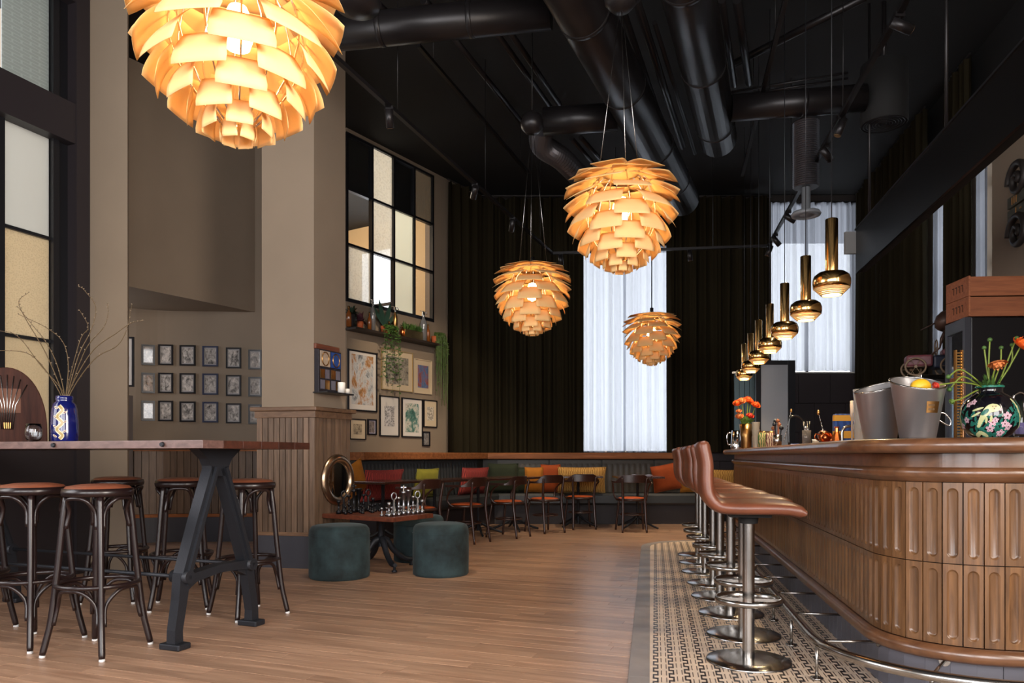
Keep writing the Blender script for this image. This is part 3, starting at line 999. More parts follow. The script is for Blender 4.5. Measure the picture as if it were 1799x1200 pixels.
cduct('flexible_duct', [g0 + Vector((0, 0, -.1)), g0 + Vector((0, 0, -.72))], .115, 'ribbed flexible black duct hanging above the brass pendants', flex=True)
df = thing('air_diffuser', 'round grey air diffuser plate below the hanging flexible duct', 'diffuser', (g0.x, g0.y, g0.z - .98))
MB().lathe([(0, 0), (.05, -.004), (.05, 0), (.09, 0), (.09, -.006), (.13, -.006), (.135, .01), (.12, .03), (.04, .05), (.04, .26), (0, .26)], 32).build('plate', mat('grey_plate', (120, 122, 126), .4), df)
sp = atz(1553, 215, 4.1)
spk = thing('ceiling_speaker', 'black drum shaped ceiling speaker with ringed grille', 'speaker', (sp.x, sp.y, 4.08))
MB().lathe([(.19, 0), (.20, .01), (.20, .54), (0, .54)], 36).build('drum', mat('speaker_black', (16, 15, 15), .8), spk)
g = MB()
for r_ in (.02, .045, .07, .095, .12, .145, .17):
    g.tube([(r_ * math.cos(a), r_ * math.sin(a), .004) for a in [2 * PI * k / 28 for k in range(28)]], .004, 5, closed=True)
g.lathe([(0, .012), (.19, .012)], 32)
g.build('grille', M_DUCT, spk)
MB().tube([(0, 0, .54), (0, 0, CEIL - 4.08)], .02, 8).build('hanger', M_DUCT, spk)
# thin pipes under the ceiling
def pipe(a, b, z, r, label, z2=None, name='ceiling_pipe', mt=M_DUCT):
    p0, p1 = atz(*a, z), atz(*b, z if z2 is None else z2)
    tag(MB().tube([p0, p1], r, 10).build(name, mt), label, 'pipe', None)
pipe((868, 52), (974, 198), 4.85, .028, 'thin black ceiling pipe, left one of the pair behind the bell canopy')
pipe((893, 52), (991, 195), 4.85, .028, 'thin black ceiling pipe, right one of the pair behind the bell canopy')
pipe((795, 64), (925, 225), 5.05, .03, 'dark ceiling conduit left of the bell canopy')
pipe((657, 0), (686, 28), 4.95, .03, 'short ceiling pipe left of the top edge beside the cross duct')
pipe((744, 0), (760, 16), 4.95, .035, 'short ceiling pipe above the middle of the cross duct')
pipe((1088, 0), (1178, 262), 4.75, .03, 'left one of three thin pipes between the two large ducts')
pipe((1118, 0), (1200, 258), 4.75, .036, 'middle one of three thin pipes between the two large ducts')
pipe((1150, 40), (1221, 270), 4.75, .02, 'right one of three thin pipes between the two large ducts')
pipe((1268, 0), (1290, 150), 4.8, .03, 'left one of two pipes right of the large ducts')
pipe((1295, 0), (1316, 146), 4.8, .036, 'right one of two pipes right of the large ducts')
pipe((1004, 243), (1055, 302), 4.85, .028, 'left one of two short pipes behind the flexible duct')
pipe((1020, 241), (1072, 300), 4.85, .028, 'right one of two short pipes behind the flexible duct')
pipe((1290, 112), (1520, -5), 4.9, .035, 'diagonal dark pipe crossing behind the brass pendant cords')
pipe((1285, 162), (1490, 128), 4.6, .012, 'thin cable conduit above the branch duct to the speaker')
pipe((1285, 170), (1490, 138), 4.6, .012, 'second thin cable conduit above the branch duct to the speaker')

# light tracks
TZ = 3.8
def spot(name, pos, aim, label, ln=.14, r=.032, power=0, target=None, size=.9):
    if target is not None: aim = Vector(target) - Vector(pos)
    t = thing(name, label, 'spotlight', pos, group='black track spotlights')
    a = Vector(aim).normalized()
    MB().box(-.03, .03, -.014, .014, -.012, .02).tube([(0, 0, 0), (0, 0, -.05)], .008, 6).build('mount', M_DUCT, t)
    c = Vector((0, 0, -.06))
    MB().tube([c - a * ln * .4, c + a * ln * .6], r, 14).build('barrel', M_DUCT, t)
    MB().tube([c + a * ln * .6, c + a * (ln * .6 + .004)], r * .82, 14).build('lens', mat('spot_lens', (90, 70, 50), .2), t)
    if power:
        l = bpy.data.lights.new('spot_light', 'SPOT'); l.energy = power; l.color = (1, .82, .6); l.spot_size = size; l.spot_blend = .6; l.shadow_soft_size = .03
        o = bpy.data.objects.new('spot_light', l); o.parent = t; o.location = c + a * (ln * .6 + .012); o.rotation_euler = a.to_track_quat('-Z', 'Y').to_euler(); col.objects.link(o)
    return t
def track(pts, label, hang=()):
    t = thing('light_track', label, 'track')
    mb = MB()
    for a, b in zip(pts, pts[1:]):
        d = (b - a); L = d.length; m = Matrix.Translation(a) @ d.to_track_quat('X', 'Z').to_matrix().to_4x4()
        mb.box(0, L, -.018, .018, -.016, .016, m)
    mb.build('rail', M_DUCT, t)
    for f in hang:
        q = pts[0] + (pts[-1] - pts[0]) * f
        MB().tube([q, (q.x, q.y, CEIL)], .004, 5).build('hanger', M_DUCT, t)
    return t
l0, l1, r1, r0 = atz(560, 75, TZ), atz(970, 445, TZ), atz(1350, 432, TZ), atz(1592, 0, TZ)
track([l0, l1], 'long light track on the left running to the back corner', (.2, .55, .9))
track([l1, r1], 'light track along the back in front of the tall curtains', (.3, .75))
track([r1, r0 + (r0 - r1) * .2], 'light track over the bar on the right', (.25, .6))
q0, q1 = atz(735, 80, 4.7), atz(928, 303, 4.7)
track([q0, q1], 'thin pale light track between the left track and the bell canopy', (.1, .9))
q0, q1 = atz(1380, 0, 4.4), atz(1304, 308, 4.4)
track([q0 + (q0 - q1) * .2, q1], 'upper light track from which the brass pendant cords drop', (.3, .7))
def on(a, b, px):
    k = kx(px); t = (k * a.y - a.x) / ((b.x - a.x) - k * (b.y - a.y))
    return a + (b - a) * t
SL = 'black cylinder spotlight on the '
for px, wr, tg, pw in ((684, 'left track, nearest the steel internal window', (-.9, 7.6, .2), 130), (834, 'left track, second from the camera', (-1.25, 10.6, 1.7), 190), (900, 'left track, just before the back corner', (-.55, 10.7, .7), 150)):
    q = on(l0, l1, px); spot('track_spotlight', q - Vector((0, 0, .02)), None, SL + wr, power=pw, target=tg)
for px, wr in ((985, 'back track, beside the corner'), (1212, 'back track, right of the white sheer')):
    q = on(l1, r1, px); spot('track_spotlight', q - Vector((0, 0, .02)), (.12, .1, -1), SL + wr, power=130, size=1.1)
for px, wr, am in ((1580, 'bar track, nearest the camera', (.85, .0, -.35)), (1478, 'bar track, second from the camera', (0, 0, -1)), (1450, 'bar track, third from the camera', (.6, .3, -.5)), (1420, 'bar track, fourth from the camera', (0, 0, -1)), (1385, 'bar track, fifth from the camera', (.8, 0, -.5)), (1362, 'bar track, sixth from the camera', (.6, 0, -.7)), (1352, 'bar track, farthest at the back corner', (-.1, 0, -1))):
    q = on(r1, r0, px); spot('track_spotlight', q - Vector((0, 0, .02)), am, SL + wr, power=(90 if abs(am[0]) < .3 else 0), target=((q.x - 1.5, q.y + .2, 0) if abs(am[0]) < .3 else None), size=1.3)
# bell shaped things hanging from the ceiling: canopies belong to the lamps below

# black hood above the back bar
def hoodx(y): return barx(y) + .9
hd = thing('bar_hood', 'long black sheet metal hood hanging above the back bar', 'hood')
mb = MB()
y0, y1 = 1.0, 7.08
M_HOOD = mat('black_sheet_metal', (34, 32, 33), .32, metal=.8)
MB().prism([(hoodx(y0), y0), (hoodx(y1), y1), (hoodx(y1) + .02, y1), (hoodx(y0) + .02, y0)], 2.79, 3.2).build('front_panel', M_HOOD, hd)
MB().prism([(hoodx(y0) + .02, y0), (hoodx(y1) + .02, y1), (hoodx(y1) + .09, y1 - .02), (hoodx(y0) + .09, y0 - .02)], 2.80, 3.18).build('box', M_BLACK, hd)
MB().prism([(hoodx(y0) - .012, y0), (hoodx(y1) - .012, y1), (hoodx(y1) + .03, y1), (hoodx(y0) + .03, y0)], 3.2, 3.215).build('top_lip', M_STEELBLK, hd)
MB().prism([(hoodx(y1) - .10, y1), (hoodx(y1) + .09, y1 - .02), (hoodx(y1) + .09, y1 + .02), (hoodx(y1) - .10, y1 + .03)], 2.98, 3.19).build('end_flange', mat('grey_flange', (120, 118, 116), .5), hd)
for k, yy in enumerate((3.0, 5.0, 6.8)):
    MB().tube([(hoodx(yy) + .05, yy, 3.18), (hoodx(yy) + .05, yy, CEIL)], .012, 8).build('hanger', M_DUCT, hd)

# ================================================================== PENDANT LAMPS
m, nt, b = newmat('lamp_leaf')
nt.nodes.clear()
out = node(nt, 'ShaderNodeOutputMaterial')
df1 = node(nt, 'ShaderNodeBsdfDiffuse'); df1.inputs[0].default_value = lin((240, 200, 140))
tr1 = node(nt, 'ShaderNodeBsdfTranslucent'); tr1.inputs[0].default_value = lin((250, 190, 104))
mx = node(nt, 'ShaderNodeMixShader'); mx.inputs[0].default_value = .14
nt.links.new(df1.outputs[0], mx.inputs[1]); nt.links.new(tr1.outputs[0], mx.inputs[2]); nt.links.new(mx.outputs[0], out.inputs[0])
M_LEAF = m
M_BULB = mat('warm_bulb', (255, 230, 190), .5, emit=(255, 206, 140), estr=24)
SC = .955
TIP = [(.30, -.02), (.352, -.075), (.366, -.135), (.368, -.205), (.357, -.29), (.340, -.365), (.310, -.435), (.270, -.495), (.224, -.545), (.170, -.588), (.112, -.62), (.056, -.645)]
ATT = [(.10, .005), (.15, -.03), (.185, -.065), (.205, -.115), (.225, -.175), (.238, -.24), (.236, -.305), (.216, -.37), (.186, -.43), (.147, -.487), (.101, -.537), (.055, -.582)]
TIP = [(a_ * SC, b_ * SC) for a_, b_ in TIP]
HW = [.106, .115, .117, .117, .115, .111, .105, .096, .082, .065, .045, .028]
ATT = [(a_ * SC, b_ * SC) for a_, b_ in ATT]
LEAFM = []
for k in range(12):
    (ra, za), (rt, zt) = ATT[k], TIP[k]
    bw = HW[k]
    def leaf(u, v, ra=ra, za=za, rt=rt, zt=zt, bw=bw, k=k):
        uu = u * 2 - 1
        sg = math.sin(PI * v) * (.012 if k < 9 else .006)
        r_ = ra + (rt - ra) * v; z_ = za + (zt - za) * v
        dx, dz = rt - ra, zt - za; L = math.hypot(dx, dz)
        r_ += -dz / L * sg; z_ += dx / L * sg * .6
        hw_ = bw * (.80 + .20 * v)
        cr_ = 0
        if v > .93: hw_ *= 1 - .05 * (v - .93) / .07
        y = uu * hw_
        r_ -= (y * y) / (2 * .9)
        return (r_, y, z_)
    LEAFM.append(MB().grid(leaf, 6, 6).mesh('leaf', M_LEAF))
def artichoke(loc, label, top_z, rz, power=230, stem=False):
    t = thing('pendant_lamp', label, 'lamp', loc, rz, group='large copper leaf pendant lamps')
    for k in range(12):
        for i in range(6):
            o = link('leaf', LEAFM[k], t, (0, 0, 0), (0, 0, PI / 3 * i + (PI / 6 if k % 2 else 0)))
            s_ = o.modifiers.new('thick', 'SOLIDIFY'); s_.thickness = .0014
    mb = MB()
    for i in range(12):
        a = PI / 6 * i
        mb.tube([(r_ * .97 * math.cos(a), r_ * .97 * math.sin(a), z_) for r_, z_ in ATT], .0035, 6)
    mb.build('frame_ribs', M_CHROME, t)
    MB().lathe([(0, .03), (.11, .02), (.12, .0), (.06, -.01), (0, -.012)], 28).build('top_cap', M_LEAF, t)
    MB().lathe([(0, .09), (.022, .09), (.022, .03)], 14).build('socket', M_CHROME, t)
    MB().lathe([(0, -.14), (.03, -.15), (.052, -.20), (.056, -.24), (.04, -.29), (0, -.31)], 16).build('bulb', M_BULB, t)
    H_ = top_z - loc[2]
    if stem:
        MB().tube([(0, 0, .09), (0, 0, H_)], .007, 8).build('stem', M_STEELBLK, t)
    else:
        for i in range(3):
            a = 2 * PI * i / 3 + .5
            MB().tube([(.155 * math.cos(a), .155 * math.sin(a), -.03), (.012 * math.cos(a), .012 * math.sin(a), H_ - .1)], .0022, 5).build('wire', M_STEEL, t)
    MB().lathe([(0, H_ + .11), (.03, H_ + .10), (.085, H_ + .06), (.105, H_), (.10, H_ - .045), (.06, H_ - .09), (0, H_ - .10)], 24).build('canopy', M_DUCT, t)
    MB().tube([(0, 0, H_ + .1), (0, 0, CEIL - loc[2])], .006, 6).build('cord', M_DUCT, t)
    for zz, pw in ((-.22, 1.0),):
        l = bpy.data.lights.new('lamp_light', 'POINT'); l.energy = power * pw; l.color = (1, .74, .42); l.shadow_soft_size = .045
        o = bpy.data.objects.new('lamp_light', l); o.parent = t; o.location = (0, 0, zz); col.objects.link(o)
    return t
for px, d, yb, lab, rz, st, tz in ((418, 2.56, 250, 'large copper leaf pendant lamp, nearest at the top left', -.12, False, 4.1),
                           (1091, 4.62, 479, 'large copper leaf pendant lamp with bell canopy out of sight, second nearest', .06, False, 3.92),
                           (935, 6.70, 589, 'copper leaf pendant lamp hanging before the dark curtain', -.1, False, 4.06),
                           (1145, 9.10, 642, 'smallest looking copper leaf pendant lamp, before the white sheer', .05, True, 4.0)):
    zb = zat(yb, d)
    artichoke((kx(px) * d, d, zb + .645 * .955), lab, tz, rz, stem=st)
cb = thing('ceiling_cup', 'round black cup hanging under the ceiling beside the nearest lamp', 'canopy', (kx(628) * 4.85, 4.85, 4.0))
MB().lathe([(0, .19), (.05, .18), (.13, .12), (.155, .02), (.14, -.02), (.06, -.045), (0, -.05)], 28).build('cup', M_DUCT, cb)
MB().tube([(0, 0, .18), (0, 0, CEIL - 4.0)], .008, 6).build('cord', M_DUCT, cb)

M_GLOW = mat('warm_diffuser', (255, 236, 200), .5, emit=(255, 214, 150), estr=14)
def brass_pendant():
    t = thing('brass_pendant', '', 'pendant', group='row of brass pendants over the bar')
    MB().lathe([(0, .458), (.034, .458), (.036, .455), (.036, .14)], 24).build('stem', M_BRASS, t)
    MB().lathe([(.036, .142), (.075, .138), (.098, .12), (.107, .095), (.107, .07), (.103, .045), (.101, .045), (.104, .08), (.09, .12), (.03, .135)], 36).build('shade', M_BRASS, t)
    mb = MB()
    for k in range(5):
        r_ = .1 - k * .0085; z = .044 - k * .0085
        mb.lathe([(r_, z), (r_ - .006, z - .007), (r_ - .012, z - .007)], 32)
    mb.build('louvre_rings', mat('cream_louvre', (236, 206, 150), .5), t)
    MB().lathe([(0, .008), (.056, .008), (.056, .03), (0, .03)], 28).build('diffuser', M_GLOW, t)
    MB().tube([(0, 0, .458), (0, 0, CEIL - 2.0)], .003, 5).build('cord', M_STEELBLK, t)
    l = bpy.data.lights.new('pendant_light', 'SPOT'); l.energy = 30; l.color = (1, .74, .42); l.spot_size = 2.3; l.spot_blend = .5; l.shadow_soft_size = .05
    o = bpy.data.objects.new('pendant_light', l); o.parent = t; o.location = (0, 0, .0); col.objects.link(o)
    return t
bp = brass_pendant(); bpt = tree_of(bp)
for i, (px, yb) in enumerate(((1461, 520), (1415.5, 565), (1378.5, 598), (1352.5, 624), (1333, 641), (1319, 655), (1307.5, 667))):
    d = 4.41 + .825 * i
    lab = 'polished brass pendant with tall stem over the bar, ' + ('nearest to the camera' if i == 0 else 'farthest and lowest in view' if i == 6 else ORD[i] + ' from the camera')
    if i == 0: bp.location = (kx(px) * d, d, 2.0); bp['label'] = lab
    else: dup(bp, (kx(px) * d, d, 2.0), 0, lab, bpt)

# ================================================================== HIGH TABLE AND STOOLS
TC = Vector((-1.61, 3.85)); TA = Vector((-.937, .35)).normalized(); TB = Vector((.35, .937)).normalized()
def tp(a, b, z=0):
    q = TC + TA * a + TB * b
    return Vector((q.x, q.y, z))
TRZ = math.atan2(TA.y, TA.x)
TM = Matrix(((TA.x, TB.x, 0, TC.x), (TA.y, TB.y, 0, TC.y), (0, 0, 1, 0), (0, 0, 0, 1)))   # (a, b, z) -> world
TL, TW, TT = 2.75, .925, 1.13
ht = thing('high_table', 'high wooden table on cast iron trestles at the left', 'table')
def tbox(a0, a1, b0, b1, z0, z1, name, mt, bev=0):
    return MB().prism([tuple(tp(a, b).xy) for a, b in ((a0, b0), (a1, b0), (a1, b1), (a0, b1))], z0, z1).build(name, mt, ht, bev=bev)
nb = 6
for i in range(nb):
    tbox(.002 if i else .0, TL, TW * i / nb + .001, TW * (i + 1) / nb - .001, 1.087 + (0 if i else -.0), TT, 'plank', M_TABLE if i == 0 else wood('table_wood_red', (44, 24, 18), (80, 45, 34), 0, 2.5, .35, coat=.2), .002)
for px in (95, 286):
    w2 = Wall(TC, d=TA); s_ = w2.s_at(px)
    q = tp(s_, -.002, 1.108); d = Vector((-TB.x, -TB.y, 0))
    MB().tube([q, q + d * .012], [.014, .011], 10).build('bolt', M_IRON, ht)
def ribbon(mb, pts, ws, a0, a1):
    """cast bar in the trestle plane (b,z), thick from a0 to a1"""
    N = len(pts)
    L_, R_ = [], []
    for i in range(N):
        t = (Vector(pts[min(i + 1, N - 1)]) - Vector(pts[max(i - 1, 0)])).normalized()
        n_ = Vector((-t.y, t.x)); w_ = ws[i] / 2
        L_.append(Vector(pts[i]) + n_ * w_); R_.append(Vector(pts[i]) - n_ * w_)
    vv = []
    for i in range(N):
        for (bz, a) in ((L_[i], a0), (R_[i], a0), (R_[i], a1), (L_[i], a1)):
            vv.append(tp(a, bz.x, bz.y))
    ff = [(0, 1, 2, 3), tuple((N - 1) * 4 + k for k in (3, 2, 1, 0))]
    for i in range(N - 1):
        for k in range(4):
            k2 = (k + 1) % 4
            ff.append((i * 4 + k, (i + 1) * 4 + k, (i + 1) * 4 + k2, i * 4 + k2))
    mb.add(vv, ff)
for ac in (.26, 2.35):
    mb = MB()
    a0, a1 = ac - .035, ac + .035
    # flared head
    ribbon(mb, [(.38, 1.086), (.38, 1.06), (.38, 1.03), (.38, .99), (.38, .93)], [.34, .27, .19, .145, .13], a0, a1)
    for bs_, kn, ft in ((.345, .125, .075), (.415, .635, .685)):
        ribbon(mb, [(bs_, .98), ((bs_ + kn) / 2, .69), (kn, .38)], [.062, .066, .07], a0, a1)
        ribbon(mb, [(kn, .40), (kn + (ft - kn) * .4, .26), (ft - (kn - ft) * .0, .10), (ft, .035)], [.075, .06, .055, .06], a0 + .006, a1 - .006)
        # raised web on the outside
        ribbon(mb, [(bs_, .98), ((bs_ + kn) / 2, .69), (kn, .38)], [.02, .022, .024], a0 - .018, a1 + .018)
    arch = [(.125, .365), (.2, .375), (.38, .395), (.56, .39), (.635, .385)]
    ribbon(mb, arch, [.06, .05, .045, .05, .06], a0 - .004, a1 + .004)
    ribbon(mb, [(.11, .30), (.16, .335), (.22, .36)], [.03, .03, .02], a0 + .01, a1 - .01)
    ribbon(mb, [(.655, .31), (.60, .345), (.54, .365)], [.03, .03, .02], a0 + .01, a1 - .01)
    mb.build('trestle', M_IRON, ht)
    for ft in (.075, .685):
        MB().prism([tuple(tp(a, b).xy) for a, b in ((ac - .07, ft - .045), (ac + .07, ft - .045), (ac + .07, ft + .045), (ac - .07, ft + .045))], 0, .035).build('foot', M_IRON, ht, bev=.008)
    for kb_ in (.125, .635):
        MB().tube([tp(ac - .06, kb_, .385), tp(ac + .06, kb_, .385)], .036, 16).build('boss', M_IRON, ht)
for kb_ in (.125, .635):
    MB().tube([tp(.2, kb_, .385), tp(2.4, kb_, .385)], .011, 10).build('stretcher_rod', M_IRON, ht)
# bent-wood high stools
def bent_stool(seatm):
    t = thing('bentwood_stool', '', 'stool', group='bentwood high stools around the high table')
    MB().lathe([(.148, .832), (.170, .835), (.174, .853), (.170, .874), (.148, .876)], 32).build('seat_ring', M_BENT, t)
    MB().lathe([(.162, .873), (.15, .886), (.09, .896), (0, .899)], 32).lathe([(.152, .872), (.152, .838), (0, .838)], 32).build('seat_pad', seatm, t)
    LEGP = [(.146, .834), (.163, .70), (.186, .45), (.214, .20), (.236, .09), (.254, .014)]
    legs = []
    for i in range(4):
        a = PI / 4 + PI / 2 * i
        pts = cr([Vector((r_ * math.cos(a), r_ * math.sin(a), z)) for r_, z in LEGP], 4)
        legs.append((a, pts))
        lo = MB().tube(pts, [.0165] * (len(pts) - 1) + [.0145], 10).build('leg', M_BENT, t)
        f = pts[-1]
        MB().lathe([(0, .014), (.014, .014), (.015, .004), (.013, 0), (0, 0)], 12, Matrix.Translation((f.x, f.y, 0))).build('felt_foot', M_RUB, lo)
    def leg_at(a, z, ins=.0):
        for (r0_, z0), (r1_, z1) in zip(LEGP, LEGP[1:]):
            if z1 <= z <= z0:
                r_ = r0_ + (r1_ - r0_) * (z0 - z) / (z0 - z1) - ins
                return Vector((r_ * math.cos(a), r_ * math.sin(a), z))
    for zt, zb, rr_, rad in ((.826, .665, .158, .0105), (.352, .165, .190, .010)):
        for i in range(4):
            a0 = PI / 4 + PI / 2 * i; a1 = a0 + PI / 2
            p0 = leg_at(a0, zb); p1 = leg_at(a1, zb)
            am = (a0 + a1) / 2
            d01 = (p1 - p0).normalized()
            A_ = p0 + d01 * .024; B_ = p1 - d01 * .024
            p2 = leg_at(a0, zb + (zt - zb) * .55) + d01 * .032; p3 = leg_at(a1, zb + (zt - zb) * .55) - d01 * .032
            mids = [Vector((rr_ * math.cos(am + x), rr_ * math.sin(am + x), zt - (.012 if x else 0))) for x in (-.36, 0, .36)]
            # two quarter arches springing from neighbouring legs and meeting under the ring
            MB().tube(cr([A_, p2, mids[0], mids[1], mids[2], p3, B_], 5), rad, 8).build('arch', M_BENT, t)
    MB().tube([(.196 * math.cos(a), .196 * math.sin(a), .368) for a in [2 * PI * k / 40 for k in range(40)]], .0125, 8, closed=True).build('foot_ring', M_BENT, t)
    return t
st1 = bent_stool(M_TAN); stt = tree_of(st1)
spots = [(.615, -.10, -.21, 'bentwood high stool with tan leather seat, in front of the table nearest the trestle'),
         (1.10, -.11, -.25, 'bentwood high stool with tan leather seat, in front of the table at the left edge'),
         (1.63, -.11, .2, 'bentwood high stool with tan seat mostly cut off by the left edge'),
         (.49, .93, -.7, 'bentwood high stool behind the table beside the oak column'),
         (1.10, .98, .3, 'bentwood high stool behind the table, middle of the three'),
         (1.72, 1.0, .1, 'bentwood high stool behind the table beside the pier')]
for i, (a, b, r_, lab) in enumerate(spots):
    q = tp(a, b)
    if i == 0: st1.location = q; st1.rotation_euler = (0, 0, r_); st1['label'] = lab
    else:
        o = dup(st1, q, r_, lab, stt)

# things on the high table
vz = TT + .001
bv = thing('blue_vase', 'cobalt blue ceramic vase with cream snake motif holding bare branches', 'vase', tp(1.37, .30, vz))
VP = [(0, .002), (.070, .002), (.076, .012), (.079, .06), (.076, .14), (.070, .205), (.062, .238), (.048, .252), (.046, .258), (.049, .268), (.049, .286), (.046, .288), (.042, .28), (.042, .25), (.055, .23), (.06, .1), (0, .05)]
M_BLUE = mat('cobalt_glaze', (14, 20, 82), .12, coat=.6, var=.2, vscale=8)
MB().lathe(VP, 40).build('body', M_BLUE, bv)
def vr(prof, z):
    for (r0_, z0), (r1_, z1) in zip(prof, prof[1:]):
        if z0 <= z <= z1 and z1 > z0: return r0_ + (r1_ - r0_) * (z - z0) / (z1 - z0)
    return prof[-1][0]
VPO = VP[1:11]
def onv(prof, ang, z, off=.0012):
    r_ = vr(prof, z) + off
    return Vector((r_ * math.cos(ang), r_ * math.sin(ang), z))
def patch(mb, prof, a0, z0, da, dz, rot=0, n=10, sq=1.0, off=.0014):
    """oval painted on a turned body; da, dz half sizes in metres"""
    r0_ = vr(prof, z0)
    pts = [onv(prof, a0, z0, off + .0006)]
    for k in range(n):
        t = 2 * PI * k / n
        x, y = da * math.cos(t), dz * math.sin(t)
        x, y = x * math.cos(rot) - y * math.sin(rot), x * math.sin(rot) + y * math.cos(rot)
        pts.append(onv(prof, a0 + x / r0_, z0 + y, off))
    mb.add(pts, [(0, 1 + k, 1 + (k + 1) % n) for k in range(n)], True)
fa = -1.25
mbs, mbl, mbr = MB(), MB(), MB()
def snake(w_, off, mb):
    vv = []
    for k in range(49):
        t = k / 48; z = .02 + t * .205; an = fa - .12 + .18 * math.sin(t * 2 * PI * 2.6)
        dz = 1e-3; slope = .18 * math.cos(t * 2 * PI * 2.6) * 2 * PI * 2.6 / .205 * vr(VPO, z)
        nx, nz = 1 / math.hypot(1, slope), -slope / math.hypot(1, slope)
        for s_ in (-1, 1): vv.append(onv(VPO, an + s_ * w_ * nx / vr(VPO, z), min(.236, max(.013, z + s_ * w_ * nz)), off))
    mb.add(vv, [(2 * k, 2 * k + 1, 2 * k + 3, 2 * k + 2) for k in range(48)], True)
snake(.0115, .0012, mbs); snake(.0065, .0018, mbl)
for k in range(7):
    z = .03 + k * .029
    sd = 1 if k % 2 else -1
    patch(mbs, VPO, fa - .12 + sd * .36, z + .008, .015, .006, .5 * sd)
    patch(mbr, VPO, fa - .12 + sd * .36, z + .008, .010, .003, .5 * sd, off=.002)
mbs.build('snake_outline', mat('cream_glaze', (208, 196, 168), .25), bv)
mbl.build('snake_stripe', mat('ochre_glaze', (160, 138, 84), .25), bv)
mbr.build('leaf_centres', mat('plum_glaze', (98, 50, 60), .25), bv)
# branches
def branch(par, pts, r0_, rng, name='branch', catk=True):
    pp = cr([Vector(q) for q in pts], 8)
    N = len(pp)
    MB().tube(pp, [r0_ * (1 - .7 * i / (N - 1)) for i in range(N)], 6).build(name, M_TWIG, par)
    bud = MB()
    for i in range(4, N, 2):
        q = pp[i]; d = Vector((rng.uniform(-1, 1), rng.uniform(-1, 1), rng.uniform(0, 1))).normalized()
        bud.lathe([(0, -.006), (.0035, -.002), (.0035, .003), (0, .008)], 5, Matrix.Translation(q + d * .004) @ d.to_track_quat('Z', 'X').to_matrix().to_4x4())
    bud.build('buds', M_TWIG if not catk else mat('catkin', (120, 104, 84), .8), par)
vb = tp(1.37, .30, vz)
def vpt(px, py, dd):
    q = P(px, py, vb.y + dd) - vb
    return (q.x, q.y, q.z)
rb = random.Random(4)
for pts in ([(0, 0, .1), (-.01, 0, .29), vpt(80, 620, 0), vpt(45, 560, -.05), vpt(33, 530, -.05), vpt(50, 514, -.05)],
            [(.01, 0, .1), (0, .01, .29), vpt(70, 640, 0), vpt(30, 590, .06), vpt(-10, 580, .1)],
            [(0, .01, .1), (-.02, 0, .29), vpt(60, 628, -.08), vpt(10, 616, -.12), vpt(-30, 622, -.12)],
            [(0, 0, .1), (.01, 0, .29), vpt(120, 640, 0), vpt(110, 600, 0), vpt(80, 575, .02), vpt(32, 552, .05)],
            [(0, 0, .1), (.02, 0, .29), vpt(138, 625, 0), vpt(160, 580, .02), vpt(168, 540, .04), vpt(150, 512, .04), vpt(138, 502, .03)],
            [(0, 0, .1), (.02, 0.01, .29), vpt(150, 615, .05), vpt(182, 575, .06), vpt(190, 550, .06), vpt(188, 532, .06)],
            [(0, 0, .1), (.02, 0, .29), vpt(160, 620, -.06), vpt(205, 585, -.1), vpt(230, 568, -.1), vpt(252, 563, -.1)],
            [(0, 0, .1), (.03, 0, .29), vpt(165, 632, -.05), vpt(205, 608, -.06), vpt(222, 580, -.06), vpt(232, 535, -.05)],
            [(0, 0, .1), (.01, 0, .29), vpt(140, 600, .03), vpt(155, 575, 0), vpt(140, 545, 0)],
            [(0, 0, .1), (.0, 0, .29), vpt(100, 640, .03), vpt(80, 600, .04), vpt(60, 575, .04), vpt(32, 540, 0)]):
    branch(bv, pts, .0042, rb)
gl = thing('stemless_glass', 'clear stemless wine glass beside the blue vase', 'glass', tp(1.50, .27, vz))
q = P(59, 767, 4.52); gl.location = (q.x, q.y, vz)
MB().lathe([(0, .001), (.026, .001), (.040, .018), (.047, .045), (.046, .075), (.040, .112), (.0388, .112), (.0448, .075), (.0455, .045), (.038, .02), (.02, .008), (0, .007)], 32).build('bowl', M_GLASS, gl)
# wooden dome speaker cabinet
rd = P(13, 767, 4.95)
ra = thing('dome_radio', 'dark wooden dome shaped radio with fanned grille bars', 'radio', (rd.x, rd.y, vz), .59)
M_RAD = wood('radio_wood', (40, 21, 16), (70, 38, 28), 2, 3, .6)
MATS['radio_wood'].node_tree.nodes['Principled BSDF'].inputs['Specular IOR Level'].default_value = .15
outl = []
for k in range(25):
    t = PI * k / 24
    outl.append((.225 * math.cos(t), .06 + .44 * math.sin(t) ** .9))
outl = [(.225, 0)] + outl + [(-.225, 0)]
vv = [(x, -.09, z) for x, z in outl] + [(x, .09, z) for x, z in outl]
n = len(outl)
MB().add(vv, [tuple(range(n - 1, -1, -1)), tuple(range(n, 2 * n))] + [(i, (i + 1) % n, n + (i + 1) % n, n + i) for i in range(n)]).build('cabinet', M_RAD, ra, bev=.006)
for k in range(7):
    f = (k - 3) / 3
    pl = [(f * .03, .09), (f * .045, .25), (f * .11, .45 - .06 * f * f)]
    MB().tube([(x, -.094, z) for x, z in pl], .0035, 6).build('grille_bar', M_STEEL, ra)
MB().box(-.075, .075, -.0935, -.0905, .20, .36).build('grille_cloth', mat('grille_cloth', (104, 70, 56), .9), ra, bev=.001)
MB().box(-.02, .02, -.095, -.091, .095, .135).build('dial', M_BRASSD, ra)

